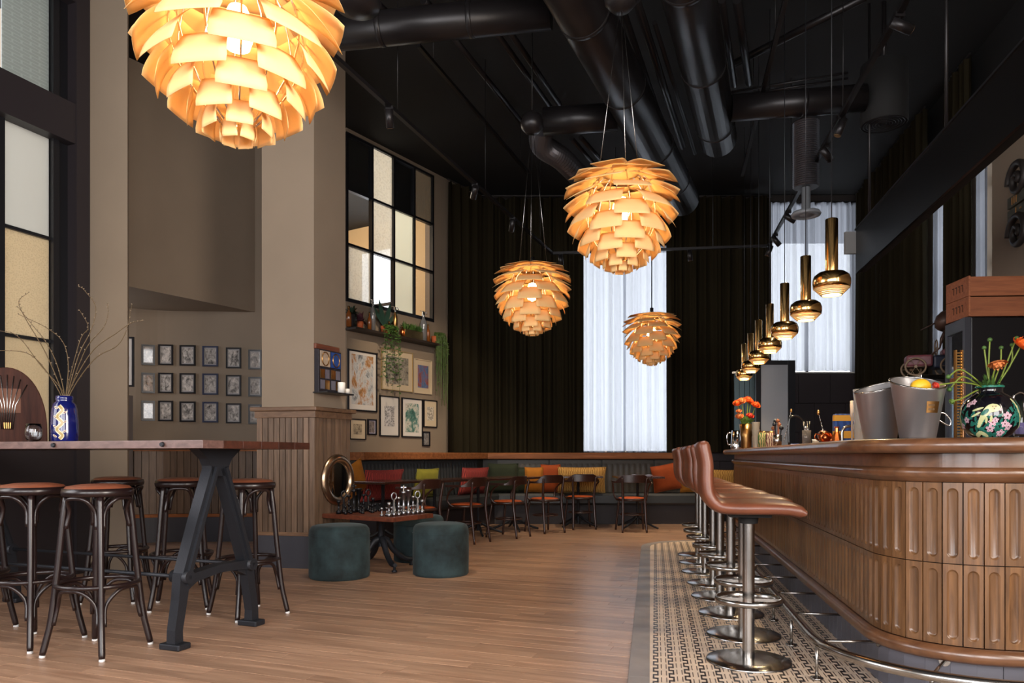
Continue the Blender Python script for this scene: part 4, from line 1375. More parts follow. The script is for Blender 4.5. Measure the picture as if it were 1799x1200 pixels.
# ================================================================== CHESS CORNER
def ottoman(px, d, r_, lab):
    t = thing('velvet_pouf', lab, 'pouf', (kx(px) * d, d, 0), R.uniform(0, 6), group='teal velvet poufs at the chess table')
    h_ = .452
    MB().lathe([(r_ - .012, .0), (r_, .012), (r_, .03), (r_ + .002, .2), (r_, h_ - .07), (r_ - .006, h_ - .035), (r_ - .024, h_ - .012), (r_ - .055, h_ - .002), (r_ * .5, h_), (0, h_)], 48).build('body', M_VELVET, t)
    MB().lathe([(r_ + .0025, .365), (r_ + .005, .368), (r_ + .0025, .371)], 48).build('seam', M_VELVET, t)
    return t
ottoman(596.5, 6.40, .258, 'teal velvet pouf in front of the oak column')
ottoman(774.5, 6.55, .246, 'teal velvet pouf nearest the open floor')
ottoman(736, 7.42, .25, 'teal velvet pouf half hidden behind the chess table')
n0, n1, n2 = Vector((-1.04, 6.46)), Vector((-.745, 6.93)), None
CA = Vector((.53, .848)).normalized(); CB = Vector((-.848, .53)).normalized()   # short side away to the right, long side to the left
CZ = .505
ct = thing('chess_table', 'low walnut table on curved iron feet with a chess set on it', 'table')
def cpt(a, b, z=0):
    q = n0 + CA * a + CB * b
    return Vector((q.x, q.y, z))
for k in range(5):
    MB().prism([tuple(cpt(a, b).xy) for a, b in ((.57 * k / 5 + .001, 0), (.57 * (k + 1) / 5 - .001, 0), (.57 * (k + 1) / 5 - .001, .87), (.57 * k / 5 + .001, .87))], CZ - .04, CZ).build('plank', M_CHESST, ct, bev=.002)
pc = cpt(.285, .40)
MB().lathe([(.03, .2), (.026, .25), (.026, CZ - .055), (.10, CZ - .05), (.10, CZ - .041), (0, CZ - .041)], 20, Matrix.Translation((pc.x, pc.y, 0))).build('column', M_IRON, ct)
for i in range(4):
    a = -1.15 + PI / 2 * i + .15
    d = Vector((math.cos(a), math.sin(a), 0))
    pts = cr([pc + d * .02 + Vector((0, 0, .27)), pc + d * .07 + Vector((0, 0, .245)), pc + d * .14 + Vector((0, 0, .15)), pc + d * .24 + Vector((0, 0, .075)), pc + d * .31 + Vector((0, 0, .06)), pc + d * .335 + Vector((0, 0, .065))], 5)
    N = len(pts)
    lg = MB().tube(pts, [.034 - .016 * k / (N - 1) for k in range(N)], 8).build('leg', M_IRON, ct)
    f = pc + d * .318
    MB().lathe([(0, .06), (.012, .058), (.012, .02), (.024, .016), (.024, 0), (0, 0)], 14, Matrix.Translation((f.x, f.y, 0))).build('glide', M_IRON, lg)
# chess men made from bolts and fittings
M_CB = mat('black_bolt', (36, 36, 40), .3, metal=.7)
M_CS = mat('silver_bolt', (150, 152, 158), .3, metal=1)
def ring_pts(r_, z, n=16): return [(r_ * math.cos(2 * PI * k / n), 0, z + r_ * math.sin(2 * PI * k / n)) for k in range(n)]
def chess(kind, mt):
    ms = []
    def L(prof, n=14): return MB().lathe(prof, n)
    hexb = lambda r_, z0, z1: [(0, z0), (r_, z0), (r_, z1), (0, z1)]
    if kind == 'pawn':
        ms.append(('shank', L([(0, .0), (.014, 0), (.014, .012), (.006, .014), (.006, .036), (.011, .038), (.011, .046), (0, .048)])))
    elif kind == 'rook':
        ms.append(('shank', L([(0, 0), (.019, 0), (.019, .018), (.008, .022), (.008, .06), (.014, .062), (.014, .078), (.009, .078), (.009, .072), (0, .072)])))
    elif kind == 'eye':
        ms.append(('shank', L([(0, 0), (.018, 0), (.018, .02), (.013, .022), (.013, .05), (.008, .055), (.008, .088), (0, .09)])))
        ms.append(('eye_ring', MB().tube(ring_pts(.019, .108), .005, 8, closed=True)))
    elif kind == 'bishop':
        ms.append(('shank', L([(0, 0), (.018, 0), (.018, .016), (.007, .02), (.007, .04), (.011, .043), (.011, .055), (.007, .058), (.006, .09), (.016, .092), (.016, .102), (0, .104)])))
    elif kind == 'king':
        ms.append(('shank', L([(0, 0), (.021, 0), (.021, .024), (.011, .028), (.011, .118), (.019, .12), (.019, .132), (.008, .134), (.005, .165), (0, .166)])))
        ms.append(('cross_bar', MB().box(-.02, .02, -.004, .004, .15, .157)))
    elif kind == 'queen':
        ms.append(('shank', L([(0, 0), (.021, 0), (.021, .024), (.010, .028), (.010, .10), (.018, .104), (.02, .13), (.026, .131), (.026, .139), (0, .139)])))
    for _, mb in ms:
        mb.v = [(q[0] * 1.25, q[1] * 1.25, q[2] * 1.65) for q in mb.v]
    return [(nm, mb.mesh(nm, mt)) for nm, mb in ms]
CH = {(k, c): chess(k, m_) for k in ('pawn', 'rook', 'eye', 'bishop', 'king', 'queen') for c, m_ in (('black', M_CB), ('silver', M_CS))}
def man(kind, c, a, b, lab):
    q = cpt(a, b, CZ + .0005)
    t = thing('chess_piece', lab, 'chess piece', q, R.uniform(0, .6), group='bolt chess men on the low table')
    for nm, me in CH[(kind, c)]: link(nm, me, t)
back = ['rook', 'eye', 'bishop', 'king', 'queen', 'bishop', 'eye', 'rook']
STEP = .088
for i in range(8):
    a = .052 + i * .066
    man(back[i], 'silver', a, .09, 'silver bolt chess %s in the right hand back rank, %s from the near table edge' % (back[i] + ('bolt' if back[i] == 'eye' else ''), ORD[i]))
    man(back[i], 'black', a, .09 + 7 * STEP, 'black bolt chess %s in the left hand back rank, %s from the near table edge' % (back[i] + ('bolt' if back[i] == 'eye' else ''), ORD[i]))
    man('pawn', 'silver', a + .004, .09 + STEP * (1 if i not in (3, 5) else 2), 'small silver bolt pawn, %s from the near table edge' % ORD[i])
    man('pawn', 'black', a, .09 + 6 * STEP - (STEP if i in (2, 4) else 0), 'small black bolt pawn, %s from the near table edge' % ORD[i])

# round brass mirror on the column
CW = Wall(A1, e=A2); CW.n = Vector((CW.u.y, -CW.u.x))
ms_, mz = CW.px(592.5, 843)
mm = CW.m(ms_, .0, mz)
mr = thing('round_mirror', 'round brass porthole mirror hung on the oak column', 'mirror', mm.translation, CW.rz())
rot = Matrix.Rotation(-PI / 2, 4, 'X')
MB().lathe([(.165, .008), (.17, .03), (.195, .042), (.225, .035), (.245, .018), (.248, .004), (.165, .004)], 48, rot).build('brass_frame', mat('bronze_frame', (178, 154, 130), .28, metal=1), mr)
MB().lathe([(0, .012), (.168, .012)], 40, rot).build('glass', M_MIRROR, mr)

# candle console on the column
CI = inset(CP, .03)
CU_ = Wall(CI[1], e=CI[2]); CU_.n = Vector((CU_.u.y, -CU_.u.x))
s0_, z0_ = CU_.px(561, 693, .06); s1_, z1_ = CU_.px(600, 660, .06)
ccx, ccz = (s0_ + s1_) / 2, zat(692, 7.1)
cm = CU_.m(ccx, 0, ccz)
cd = thing('wall_console', 'small dark wall cabinet with gilt ovals and a candle ledge on the column', 'wall shelf', cm.translation, CU_.rz())
cwid = abs(s1_ - s0_)
MB().box(-cwid / 2, cwid / 2, .001, .055, .0, .40).build('back_box', mat('console_black', (30, 26, 34), .5), cd, bev=.003)
MB().box(-cwid / 2 - .05, cwid / 2 + .02, .001, .17, -.012, 0).build('ledge', M_STEELBLK, cd)
MB().box(-cwid / 2 - .01, cwid / 2 + .01, .002, .03, .402, .45).build('top_board', M_CHESST, cd, bev=.003)
for i, (x, cc) in enumerate(((.5, (168, 150, 132)), (-.5, (36, 66, 132)))):
    x0 = x * cwid * .48
    MB().box(x0 - cwid * .21, x0 + cwid * .21, .055, .062, .24, .385).build('panel', mat('console_panel_%d' % i, cc, .4), cd)
    MB().tube([(x0 + cwid * .15 * math.cos(t), .064, .312 + .062 * math.sin(t)) for t in [2 * PI * k / 24 for k in range(24)]], .006, 6, closed=True).build('gilt_oval', M_BRASSD, cd)
    for r_ in range(2):
        for c_ in range(2):
            xx = x0 + (c_ - .5) * cwid * .21
            MB().box(xx - cwid * .09, xx + cwid * .09, .055, .060, .03 + r_ * .1, .115 + r_ * .1).build('small_panel', (M_BRASSD, mat('console_grey', (96, 92, 104), .4))[(r_ + c_) % 2], cd)
def on_console(x, y): return cm @ Vector((x, y, 0)) if False else Matrix.Translation(cm.translation) @ Matrix.Rotation(CU_.rz(), 4, 'Z') @ Vector((x, y, .0005))
for (x, r_, h_, lab) in ((cwid * -.28, .036, .105, 'tall white pillar candle on the wall cabinet ledge'), (-cwid / 2 - .012, .028, .05, 'short white candle at the end of the wall cabinet ledge')):
    c = thing('candle', lab, 'candle', on_console(x, .115))
    MB().lathe([(0, 0), (r_, 0), (r_, h_ - .003), (r_ - .003, h_), (r_ * .5, h_ - .004), (0, h_ - .006)], 24).build('wax', M_WHITE, c)
    MB().tube([(0, 0, h_ - .006), (.001, 0, h_ + .006)], .0012, 5).build('wick', M_BLACK, c)

# ================================================================== PICTURES
M_PAPER = mat('picture_mount', (206, 198, 190), .7)
M_CREAM = mat('cream_mount', (196, 176, 148), .7)
M_FBLK = mat('black_picture_frame', (24, 22, 26), .35)
M_FBLUE = mat('blue_grey_picture_frame', (54, 60, 84), .3)
M_FGOLD = mat('gold_picture_frame', (196, 168, 120), .3, metal=.6)
def picture(name, c, rz, w_, h_, label, frame, mount, art_m, aw=.7, ah=.7, group=None, ft=.012, dep=.022, ay=0):
    t = thing(name, label, 'picture', c, rz, group)
    mb = MB()
    mb.box(-w_ / 2, w_ / 2, .001, dep, h_ / 2 - ft, h_ / 2).box(-w_ / 2, w_ / 2, .001, dep, -h_ / 2, -h_ / 2 + ft)
    mb.box(-w_ / 2, -w_ / 2 + ft, .001, dep, -h_ / 2 + ft, h_ / 2 - ft).box(w_ / 2 - ft, w_ / 2, .001, dep, -h_ / 2 + ft, h_ / 2 - ft)
    mb.build('frame', frame, t)
    MB().box(-w_ / 2 + ft, w_ / 2 - ft, .002, .010, -h_ / 2 + ft, h_ / 2 - ft).build('mount', mount, t)
    MB().box(-w_ * aw / 2, w_ * aw / 2, .010, .0112, -h_ * ah / 2 + ay * h_, h_ * ah / 2 + ay * h_).build('print', art_m, t)
    return t
cols = ((130, 298), (343, 528), (610, 805), (892, 1085), (1183, 1370), (1460, 1625))
rows_ = (((112, 365), (460, 712), (806, 1055)), ((110, 365), (460, 712), (806, 1060)), ((118, 372), (465, 718), (815, 1068)), ((130, 382), (470, 732), (820, 1075)), ((148, 405), (488, 748), (838, 1085)), ((175, 418), (512, 755), (852, 1095)))
RN = ('top', 'middle', 'bottom')
for i, (x0, x1) in enumerate(cols):
    for j, (y0_, y1_) in enumerate(rows_[i]):
        p0, p1 = 230 + x0 / 7.058, 230 + x1 / 7.058
        q, t = hit((p0 + p1) / 2, NS, .001)
        qa, _ = hit(p0, NS); qb, _ = hit(p1, NS)
        w_ = (qb - qa).length
        z0, z1 = zat(590 + y1_ / 7.058, q.y), zat(590 + y0_ / 7.058, q.y)
        am = art('photo_%d_%d' % (i, j), (14, 13, 14), (214, 204, 196), R.uniform(3, 6), R.uniform(0, 30))
        rz = math.atan2(-t.x, t.y) - PI / 2
        picture('framed_photograph', (q.x, q.y, (z0 + z1) / 2), rz, w_, z1 - z0,
                'small black and white photograph in a dark frame, %s row, %s from the left' % (RN[j], ORD[i]), M_FBLUE if i == 3 else M_FBLK, mat('photo_edge', (150, 146, 146), .6), am, .68, .74, 'rows of small framed photographs in the niche', ft=.018)
pm = Vector((kx(228) * 8.4, 8.4)); 
picture('framed_print', (kx(224) * 8.46, 8.46, zat(636, 8.46)), PI, .16, .57, 'white print in a black frame cut off by the pier', M_FBLK, M_PAPER, art('print_side', (150, 130, 130), (206, 190, 186), 3, 3.3), .3, .2, ft=.02)
def wall_pic(x0, x1, y0_, y1_, label, frame, mount, am, aw, ah, **kw):
    s0_ = MW.s_at(x0); s1_ = MW.s_at(x1); sm = (s0_ + s1_) / 2
    q = MW.pt(sm, .001)
    z0, z1 = zat(y1_, q.y), zat(y0_, q.y)
    return picture('framed_print', (q.x, q.y, (z0 + z1) / 2), MW.rz(), abs(s1_ - s0_), z1 - z0, label, frame, mount, am, aw, ah, 'framed prints on the gallery wall', **kw)
wall_pic(609.6, 661, 617, 723, 'large black framed print of figures under a glowing lamp', M_FBLK, M_PAPER, art('p1', (58, 62, 72), (196, 196, 196), 4, 1.2, 'tri', (168, 116, 60)), .74, .82, ft=.02, ay=.02)
wall_pic(668.6, 723.7, 616, 687, 'dark woodcut print in a cream mount and gold frame under the shelf', M_FGOLD, M_CREAM, art('p2', (46, 40, 38), (176, 166, 150), 6, 2.2), .72, .68)
wall_pic(727, 757, 632, 692, 'small colour print of a blue window in a pale frame', M_CREAM, M_CREAM, art('p3', (70, 66, 84), (84, 110, 150), 3, 5.5, 'tri', (150, 70, 46)), .62, .66)
wall_pic(665.6, 700, 696, 767, 'black framed sheet with a fine ink line drawing', M_FBLK, M_PAPER, art('p4', (40, 38, 40), (208, 202, 200), 5, 7.1, 'lines'), .5, .5, ft=.016)
wall_pic(704.5, 741, 700, 768.5, 'black framed print of teal and black vertical shapes', M_FBLK, M_PAPER, art('p5', (28, 32, 34), (70, 118, 108), 5, 9.4, 'tri', (206, 198, 184)), .64, .74, ft=.016)
wall_pic(743, 766.5, 703, 751, 'small black framed sketch beside the dark curtain', M_FBLK, M_CREAM, art('p6', (60, 50, 46), (204, 192, 176), 4, 12.4, 'lines'), .5, .5, ft=.014)
wall_pic(612.6, 641.5, 736, 772.5, 'black framed cream print of a small dark sketch behind the column', M_FBLK, M_CREAM, art('p7', (58, 46, 38), (190, 170, 142), 4, 15.8), .5, .5, ft=.014)
wall_pic(644.6, 660, 736.6, 764, 'tiny black framed photograph between two larger prints', M_FBLK, mat('lilac_mount', (176, 172, 196), .7), art('p8', (40, 32, 40), (150, 136, 130), 6, 17.7), .62, .74, ft=.018)
wall_pic(741, 754, 758, 784, 'tiny black framed card lowest on the gallery wall', M_FBLK, mat('grey_mount', (120, 112, 108), .7), art('p9', (50, 44, 44), (150, 144, 138), 8, 19.2), .62, .74, ft=.02)

# ------------------------------------------------------------------ shelf with bottles and plants
SHZ = 2.66
sh = wbox(MW, MW.s_at(606), MW.s_at(772), SHZ - .03, SHZ, .0, .19, 'wall_shelf', mat('shelf_dark', (44, 34, 28), .5), None, bev=.003)
tag(sh, 'long dark shelf of bottles and plants below the internal window', 'shelf')
def on_shelf(px, off=.10):
    w2 = Wall(MW.o + MW.n * off, d=MW.u); s_ = w2.s_at(px)
    q = w2.o + w2.u * s_
    return Vector((q.x, q.y, SHZ + .0008))
def bottle(px, h_, r_, label, body, cap=True, off=.1, kind='bottle', siphon=False):
    t = thing(kind, label, 'bottle', on_shelf(px, off))
    MB().lathe([(0, 0), (r_, 0), (r_, h_ * .55), (r_ * .85, h_ * .66), (r_ * .36, h_ * .76), (r_ * .34, h_ * .9), (0, h_ * .9)], 20).build('body', body, t)
    if siphon:
        MB().lathe([(r_ * .45, h_ * .8), (r_ * .5, h_ * .9), (r_ * .3, h_ * .97), (0, h_)], 14).tube([(0, 0, h_ * .93), (.03, 0, h_ * .96), (.05, 0, h_ * .88)], .006, 6).tube([(0, 0, h_ * .97), (-.045, 0, h_ * 1.0)], .005, 6).build('siphon_head', M_CHROME, t)
    else:
        MB().lathe([(r_ * .4, h_ * .9), (r_ * .4, h_), (0, h_)], 12).build('cap', M_BRASSD, t)
    return t
M_AMB = mat('amber_glass', (120, 66, 26), .08, coat=.6)
M_DKG = mat('dark_green_glass', (26, 34, 30), .08, coat=.6)
M_GREYG = mat('grey_glass', (120, 120, 122), .1, metal=.3, coat=.5)
bottle(613, .26, .035, 'brass topped bottle at the left end of the shelf', M_AMB)
bottle(623, .25, .03, 'dark green bottle second on the shelf', M_DKG)
bottle(649, .24, .028, 'amber bottle beside the purple plant on the shelf', M_AMB)
bottle(655, .42, .034, 'tall soda siphon with a metal ball head on the shelf', M_GREYG, siphon=True)
bottle(683, .18, .034, 'copper cup shaped flask in the middle of the shelf', M_COPPER)
bottle(694, .40, .036, 'gold soda siphon bottle in the middle of the shelf', M_BRASSD, siphon=True)
bottle(707, .16, .03, 'small copper flask beside the brass planter', M_COPPER)
bottle(744, .44, .05, 'large clear soda siphon with metal head near the right end', M_GREYG, siphon=True)
bottle(752, .26, .03, 'slim amber bottle beside the large siphon', M_AMB)
def leaves(mb, base, n, L, spread, rng, wd=.02, droop=.3, seg=4):
    for k in range(n):
        a = rng.uniform(0, 2 * PI); e = rng.uniform(.2, 1.0) * spread; l_ = L * rng.uniform(.6, 1.1)
        d = Vector((math.cos(a) * e, math.sin(a) * e, 1)).normalized()
        s_ = d.cross(Vector((0, 0, 1))); s_ = s_.normalized() if s_.length > .01 else Vector((1, 0, 0))
        vv = []
        for i in range(seg + 1):
            t = i / seg
            q = Vector(base) + d * l_ * t + Vector((0, 0, -droop * l_ * t * t * e))
            w_ = wd * math.sin(PI * min(1, t * .92 + .06)) * .5
            vv += [q - s_ * w_, q + s_ * w_]
        mb.add(vv, [(2 * i, 2 * i + 1, 2 * i + 3, 2 * i + 2) for i in range(seg)], True)
def trail(mb, pts, rng, n, ls, stemr=.0016):
    pp = cr(pts, 10)
    mb.tube(pp, stemr, 4)
    for k in range(n):
        q = pp[int(rng.uniform(0, len(pp) - 1))]
        a = rng.uniform(0, 2 * PI); d = Vector((math.cos(a), math.sin(a), rng.uniform(-.8, .3))).normalized()
        s_ = d.orthogonal().normalized(); l_ = ls * rng.uniform(.6, 1.2)
        mb.add([q, q + d * l_ * .5 + s_ * l_ * .3, q + d * l_, q + d * l_ * .5 - s_ * l_ * .3], [(0, 1, 2, 3)])
rs = random.Random(9)
def plant(px, label, potm, potr, poth, off=.1, kind='potted_plant'):
    t = thing(kind, label, 'plant', on_shelf(px, off))
    MB().lathe([(0, 0), (potr * .8, 0), (potr, poth), (potr * .9, poth), (potr * .85, poth * .9), (0, poth * .9)], 20).build('pot', potm, t)
    return t
t = plant(632, 'bushy purple leaved plant on the shelf', M_TERRA, .05, .09)
mb = MB(); leaves(mb, (0, 0, .07), 70, .17, 1.4, rs, .05, .5); mb.build('foliage', mat('plum_leaf', (82, 44, 54), .6, var=.3, vscale=20), t)
t = plant(617, 'dark fern at the left end of the shelf', M_BLACK, .05, .16)
mb = MB(); leaves(mb, (0, 0, .15), 40, .17, 1.2, rs, .04, .5); mb.build('foliage', M_GREEND, t)
t = plant(676, 'broad leaved plant with trailing ivy in the middle of the shelf', M_TERRA, .06, .10)
mb = MB()
for a, l_, dx in ((1.9, .36, -.10), (1.3, .34, .10), (2.3, .26, -.2), (.9, .24, .22)):
    vv = []
    for i in range(7):
        f = i / 6; w_ = .045 * math.sin(PI * (f * .9 + .05))
        q = MW.u * (dx * f * 1.1)
        vv += [Vector((q.x - MW.u.x * w_, q.y - MW.u.y * w_, .08 + l_ * f)), Vector((q.x + MW.u.x * w_, q.y + MW.u.y * w_, .08 + l_ * f))]
    mb.add(vv, [(2 * i, 2 * i + 1, 2 * i + 3, 2 * i + 2) for i in range(6)], True)
mb.build('broad_leaves', mat('blue_green_leaf', (40, 66, 54), .4), t)
mb = MB()
for k in range(9):
    a = rs.uniform(-.16, .16); ln = rs.uniform(.25, .75) if k > 1 else .85
    o_ = MW.n * rs.uniform(.08, .13); u_ = MW.u * a
    trail(mb, [Vector((0, 0, .09)), Vector((u_.x * .6 + o_.x * .8, u_.y * .6 + o_.y * .8, .10)), Vector((u_.x + o_.x, u_.y + o_.y, -.05)), Vector((u_.x * 1.2 + o_.x, u_.y * 1.2 + o_.y, -ln))], rs, int(30 + ln * 60), .042)
mb.build('trailing_ivy', M_GREEN, t)
t = thing('brass_planter', 'long brass planter of small green herbs on the shelf', 'planter', on_shelf(723, .1), MW.rz())
MB().box(-.19, .19, -.05, .05, 0, .12).build('trough', M_BRASS, t, bev=.006)
mb = MB()
for k in range(14):
    leaves(mb, (-.17 + .34 * k / 13, rs.uniform(-.02, .03), .11), 14, .13, .8, rs, .022, .5)
mb.build('foliage', M_GREEN, t)
t = plant(764, 'pale green string plant trailing from a terracotta pot at the shelf end', M_TERRA, .055, .11)
mb = MB()
for k in range(60):
    a = rs.uniform(0, 2 * PI); ln = rs.uniform(.15, .95) * (1 if k % 3 else .5); r_ = rs.uniform(.05, .12)
    u_ = MW.u * (math.cos(a) * r_ + .075); o_ = MW.n * (abs(math.sin(a)) * r_ + .03)
    trail(mb, [Vector((0, 0, .10)), Vector((u_.x * .6 + o_.x * .6, u_.y * .6 + o_.y * .6, .16)), Vector((u_.x + o_.x, u_.y + o_.y, .02)), Vector((u_.x * 1.15 + o_.x, u_.y * 1.15 + o_.y, -ln))], rs, 16, .03, .0028)
mb.build('strings', mat('string_green', (76, 98, 46), .5, var=.3, vscale=20), t)

# ================================================================== CAFE CHAIRS AND TABLES
def cafe_chair():
    t = thing('bentwood_armchair', '', 'chair', group='bentwood armchairs along the banquette')
    MB().lathe([(.19, .425), (.21, .428), (.214, .442), (.208, .456), (.19, .458)], 32, sy=1.0).build('seat_ring', M_BENT2, t)
    MB().lathe([(.195, .455), (.17, .468), (.1, .474), (0, .476)], 28).lathe([(.192, .455), (.192, .43), (0, .43)], 28).build('seat_pad', M_SEAT, t)
    for s_ in (-1, 1):
        # rear leg rises to the back band
        pts = cr([Vector((s_ * x, y, z)) for x, y, z in ((.165, -.245, .0), (.155, -.215, .2), (.150, -.185, .44), (.158, -.20, .60), (.168, -.222, .74))], 5)
        MB().tube(pts, [.0135 + .004 * math.sin(PI * k / (len(pts) - 1)) for k in range(len(pts))], 10).build('leg', M_BENT2, t)
        pts = cr([Vector((s_ * x, y, z)) for x, y, z in ((.195, .20, .0), (.178, .17, .2), (.158, .135, .43))], 5)
        MB().tube(pts, .0145, 10).build('leg', M_BENT2, t)
        # arm support: bow from the seat side up to the arm
        pts = cr([Vector((s_ * x, y, z)) for x, y, z in ((.17, -.06, .435), (.205, .04, .44), (.235, .10, .50), (.245, .085, .58), (.258, .03, .64), (.268, -.03, .672))], 6)
        MB().tube(pts, .0115, 8).build('arm_support', M_BENT2, t)
    # bent band: low at the arms, broad at the back
    N = 40
    vv = []
    for k in range(N + 1):
        f = k / N; a = PI * (1.0 + f) + 0
        a = PI + .0 + PI * f
        x, y = .27 * math.cos(a), -.03 + .205 * math.sin(a)
        if f < .12: y += (.12 - f) / .12 * .14
        if f > .88: y += (f - .88) / .12 * .14
        e = max(0, min(1, (min(f, 1 - f) - .14) / .2)); e = e * e * (3 - 2 * e)
        z1 = .70 + .085 * e; z0 = .672 + .005 * e
        nx, ny = math.cos(a), math.sin(a)
        th = .013 + .012 * (1 - e)
        for (o_, z) in ((0, z0), (th, z0), (th, z1), (0, z1)):
            vv.append((x - nx * o_, y - ny * o_, z))
    ff = [(3, 2, 1, 0), tuple(N * 4 + k for k in range(4))]
    for i in range(N):
        for k in range(4):
            k2 = (k + 1) % 4
            ff.append((i * 4 + k, i * 4 + k2, (i + 1) * 4 + k2, (i + 1) * 4 + k))
    MB().add(vv, ff, False).build('back_band', M_BENT2, t, bev=.004)
    MB().tube([(.168 * math.cos(a), -.02 + .168 * math.sin(a), .235) for a in [2 * PI * k / 36 for k in range(36)]], .009, 8, closed=True).build('stretcher_ring', M_BENT2, t)
    return t
ch = cafe_chair(); cht = tree_of(ch)
facing = math.atan2(MW.n.y, MW.n.x) + PI       # towards the gallery wall
CHS = [((-.86, 8.25), facing, 'bentwood armchair with orange seat, nearest the velvet poufs'),
       ((-.36, 8.84), facing, 'bentwood armchair with orange seat, second from the poufs'),
       ((.14, 9.42), facing, 'bentwood armchair with orange seat, third from the poufs'),
       ((.57, 9.95), facing - .45, 'bentwood armchair with orange seat, fourth from the poufs'),
       ((1.02, 10.42), facing - .85, 'bentwood armchair with orange seat before the yellow patterned cushion'),
       ((1.66, 10.02), PI / 2 - .0, 'bentwood armchair standing alone at the last table before the bar stools')]
for i, (rear, a, lab) in enumerate(CHS):
    c = Vector(rear) + Vector((math.cos(a), math.sin(a))) * .235
    if i == 0: ch.location = (c.x, c.y, 0); ch.rotation_euler = (0, 0, a - PI / 2); ch['label'] = lab
    else: dup(ch, (c.x, c.y, 0), a - PI / 2, lab, cht)
def cafe_table():
    t = thing('cafe_table', '', 'table', group='dark cafe tables along the banquette')
    MB().box(-.33, .33, -.33, .33, .722, .75).build('top', M_TOPD, t, bev=.004)
    MB().lathe([(.02, .05), (.02, .70), (.07, .715), (.07, .721), (0, .721)], 16).build('column', M_IRON, t)
    for i in range(4):
        a = PI / 4 + PI / 2 * i
        d = Vector((math.cos(a), math.sin(a), 0))
        pts = cr([Vector((0, 0, .17)) + d * .015, d * .10 + Vector((0, 0, .115)), d * .24 + Vector((0, 0, .05)), d * .35 + Vector((0, 0, .016))], 4)
        MB().tube(pts, [.02 - .007 * k / (len(pts) - 1) for k in range(len(pts))], 8).build('leg', M_IRON, t)
    return t
tb = cafe_table(); tbt = tree_of(tb)
TBS = [((-1.52, 8.72), facing, 'dark cafe table before the red striped cushion, nearest the chess table'),
       ((-.97, 9.26), facing, 'dark cafe table, second along the banquette'),
       ((-.45, 9.84), facing, 'dark cafe table, third along the banquette'),
       ((.03, 10.42), facing, 'dark cafe table, fourth along the banquette before the green cushions'),
       ((.98, 10.95), PI / 2, 'dark cafe table before the yellow patterned cushion'),
       ((1.82, 10.72), PI / 2, 'dark cafe table with a folded napkin, last before the bar stools')]
for i, (c, a, lab) in enumerate(TBS):
    if i == 0: tb.location = (*c, 0); tb.rotation_euler = (0, 0, a); tb['label'] = lab
    else: dup(tb, (*c, 0), a, lab, tbt)
np2 = MB()
def nf(u, v): return (-.15 + .30 * u, -.08 + .16 * v, .7515 + .012 * math.sin(u * 9) * math.sin(v * 5) ** 2 + .012)
np2.grid(nf, 14, 8)
np2.box(-.13, .12, -.07, .06, .0 + .751, .757)
o = np2.build('napkin', mat('grey_linen', (120, 120, 138), .9)); o.location = (1.86, 10.62, 0)
tag(o, 'folded grey napkin lying on the last cafe table', 'napkin')

# cushions on the banquette
def cushion(pos, rz, w_, h_, th, m_, label, lean=.32, roll=0, ribs=False):
    t = thing('cushion', label, 'cushion', pos, rz, group='scatter cushions on the banquette')
    rm = Matrix.Rotation(-lean, 4, 'X') @ Matrix.Rotation(roll, 4, 'Y')
    for sg in (1, -1):
        pass
    mb = MB()
    def fn(sg):
        def f(u, v):
            x = (u * 2 - 1); z = (v * 2 - 1)
            k = max(0, (1 - x ** 4) * (1 - z ** 4)) ** .5
            pin = 1 - .05 * (1 - abs(x) ** 2) * (abs(z) ** 4); pin2 = 1 - .06 * (1 - abs(z) ** 2) * (abs(x) ** 4)
            return rm @ Vector((x * w_ / 2 * pin2, sg * th / 2 * k, (z * h_ / 2 * pin) + 0)) + Vector((0, 0, h_ / 2))
        return f
    mb.grid(fn(1), 14, 14); mb.grid(fn(-1), 14, 14)
    mb.build('cover', m_, t)
    e = []
    for k in range(56):
        f = k / 56 * 4; s_ = int(f); r_ = (f - s_) * 2 - 1
        x, z = ((r_, -1), (1, r_), (-r_, 1), (-1, -r_))[s_]
        pin = 1 - .05 * (1 - abs(x) ** 2) * (abs(z) ** 4); pin2 = 1 - .06 * (1 - abs(z) ** 2) * (abs(x) ** 4)
        e.append(rm @ Vector((x * w_ / 2 * pin2, 0, z * h_ / 2 * pin)) + Vector((0, 0, h_ / 2)))
    MB().tube(e, .006, 5, closed=True).build('piping', m_, t)
    return t
def stripe(name, c1, c2, sc_, diag=False):
    m, nt, b = newmat(name)
    v = coords(nt)
    wv = node(nt, 'ShaderNodeTexWave'); wv.inputs['Scale'].default_value = sc_; wv.inputs['Distortion'].default_value = 1.2 if not diag else 6
    wv.bands_direction = 'X'
    nt.links.new(v, wv.inputs['Vector'])
    nt.links.new(ramp(nt, wv.outputs['Fac'], [(.35, lin(c1)), (.6, lin(c2))]), b.inputs['Base Color'])
    b.inputs['Roughness'].default_value = .9
    return m
M_RED = stripe('red_striped_cloth', (92, 26, 26), (166, 62, 54), 14)
M_YEL = stripe('yellow_woven_cloth', (150, 104, 44), (206, 158, 84), 12, True)
M_LIME = mat('lime_velvet', (124, 118, 34), .9, sheen=.3, var=.15, vscale=8)
M_DKGR = mat('bottle_green_velvet', (36, 42, 24), .9, sheen=.2, var=.15, vscale=8)
M_MUS = mat('mustard_velvet', (164, 100, 24), .9, sheen=.3, var=.15, vscale=8)
M_ORG = mat('orange_velvet', (150, 64, 20), .9, sheen=.3, var=.15, vscale=8)
def on_bench(px, wall, off=.36):
    w2 = Wall(wall.o + wall.n * off, d=wall.u); s_ = w2.s_at(px)
    q = w2.o + w2.u * s_
    return Vector((q.x, q.y, .472))
def rzw(w_): return w_.rz()
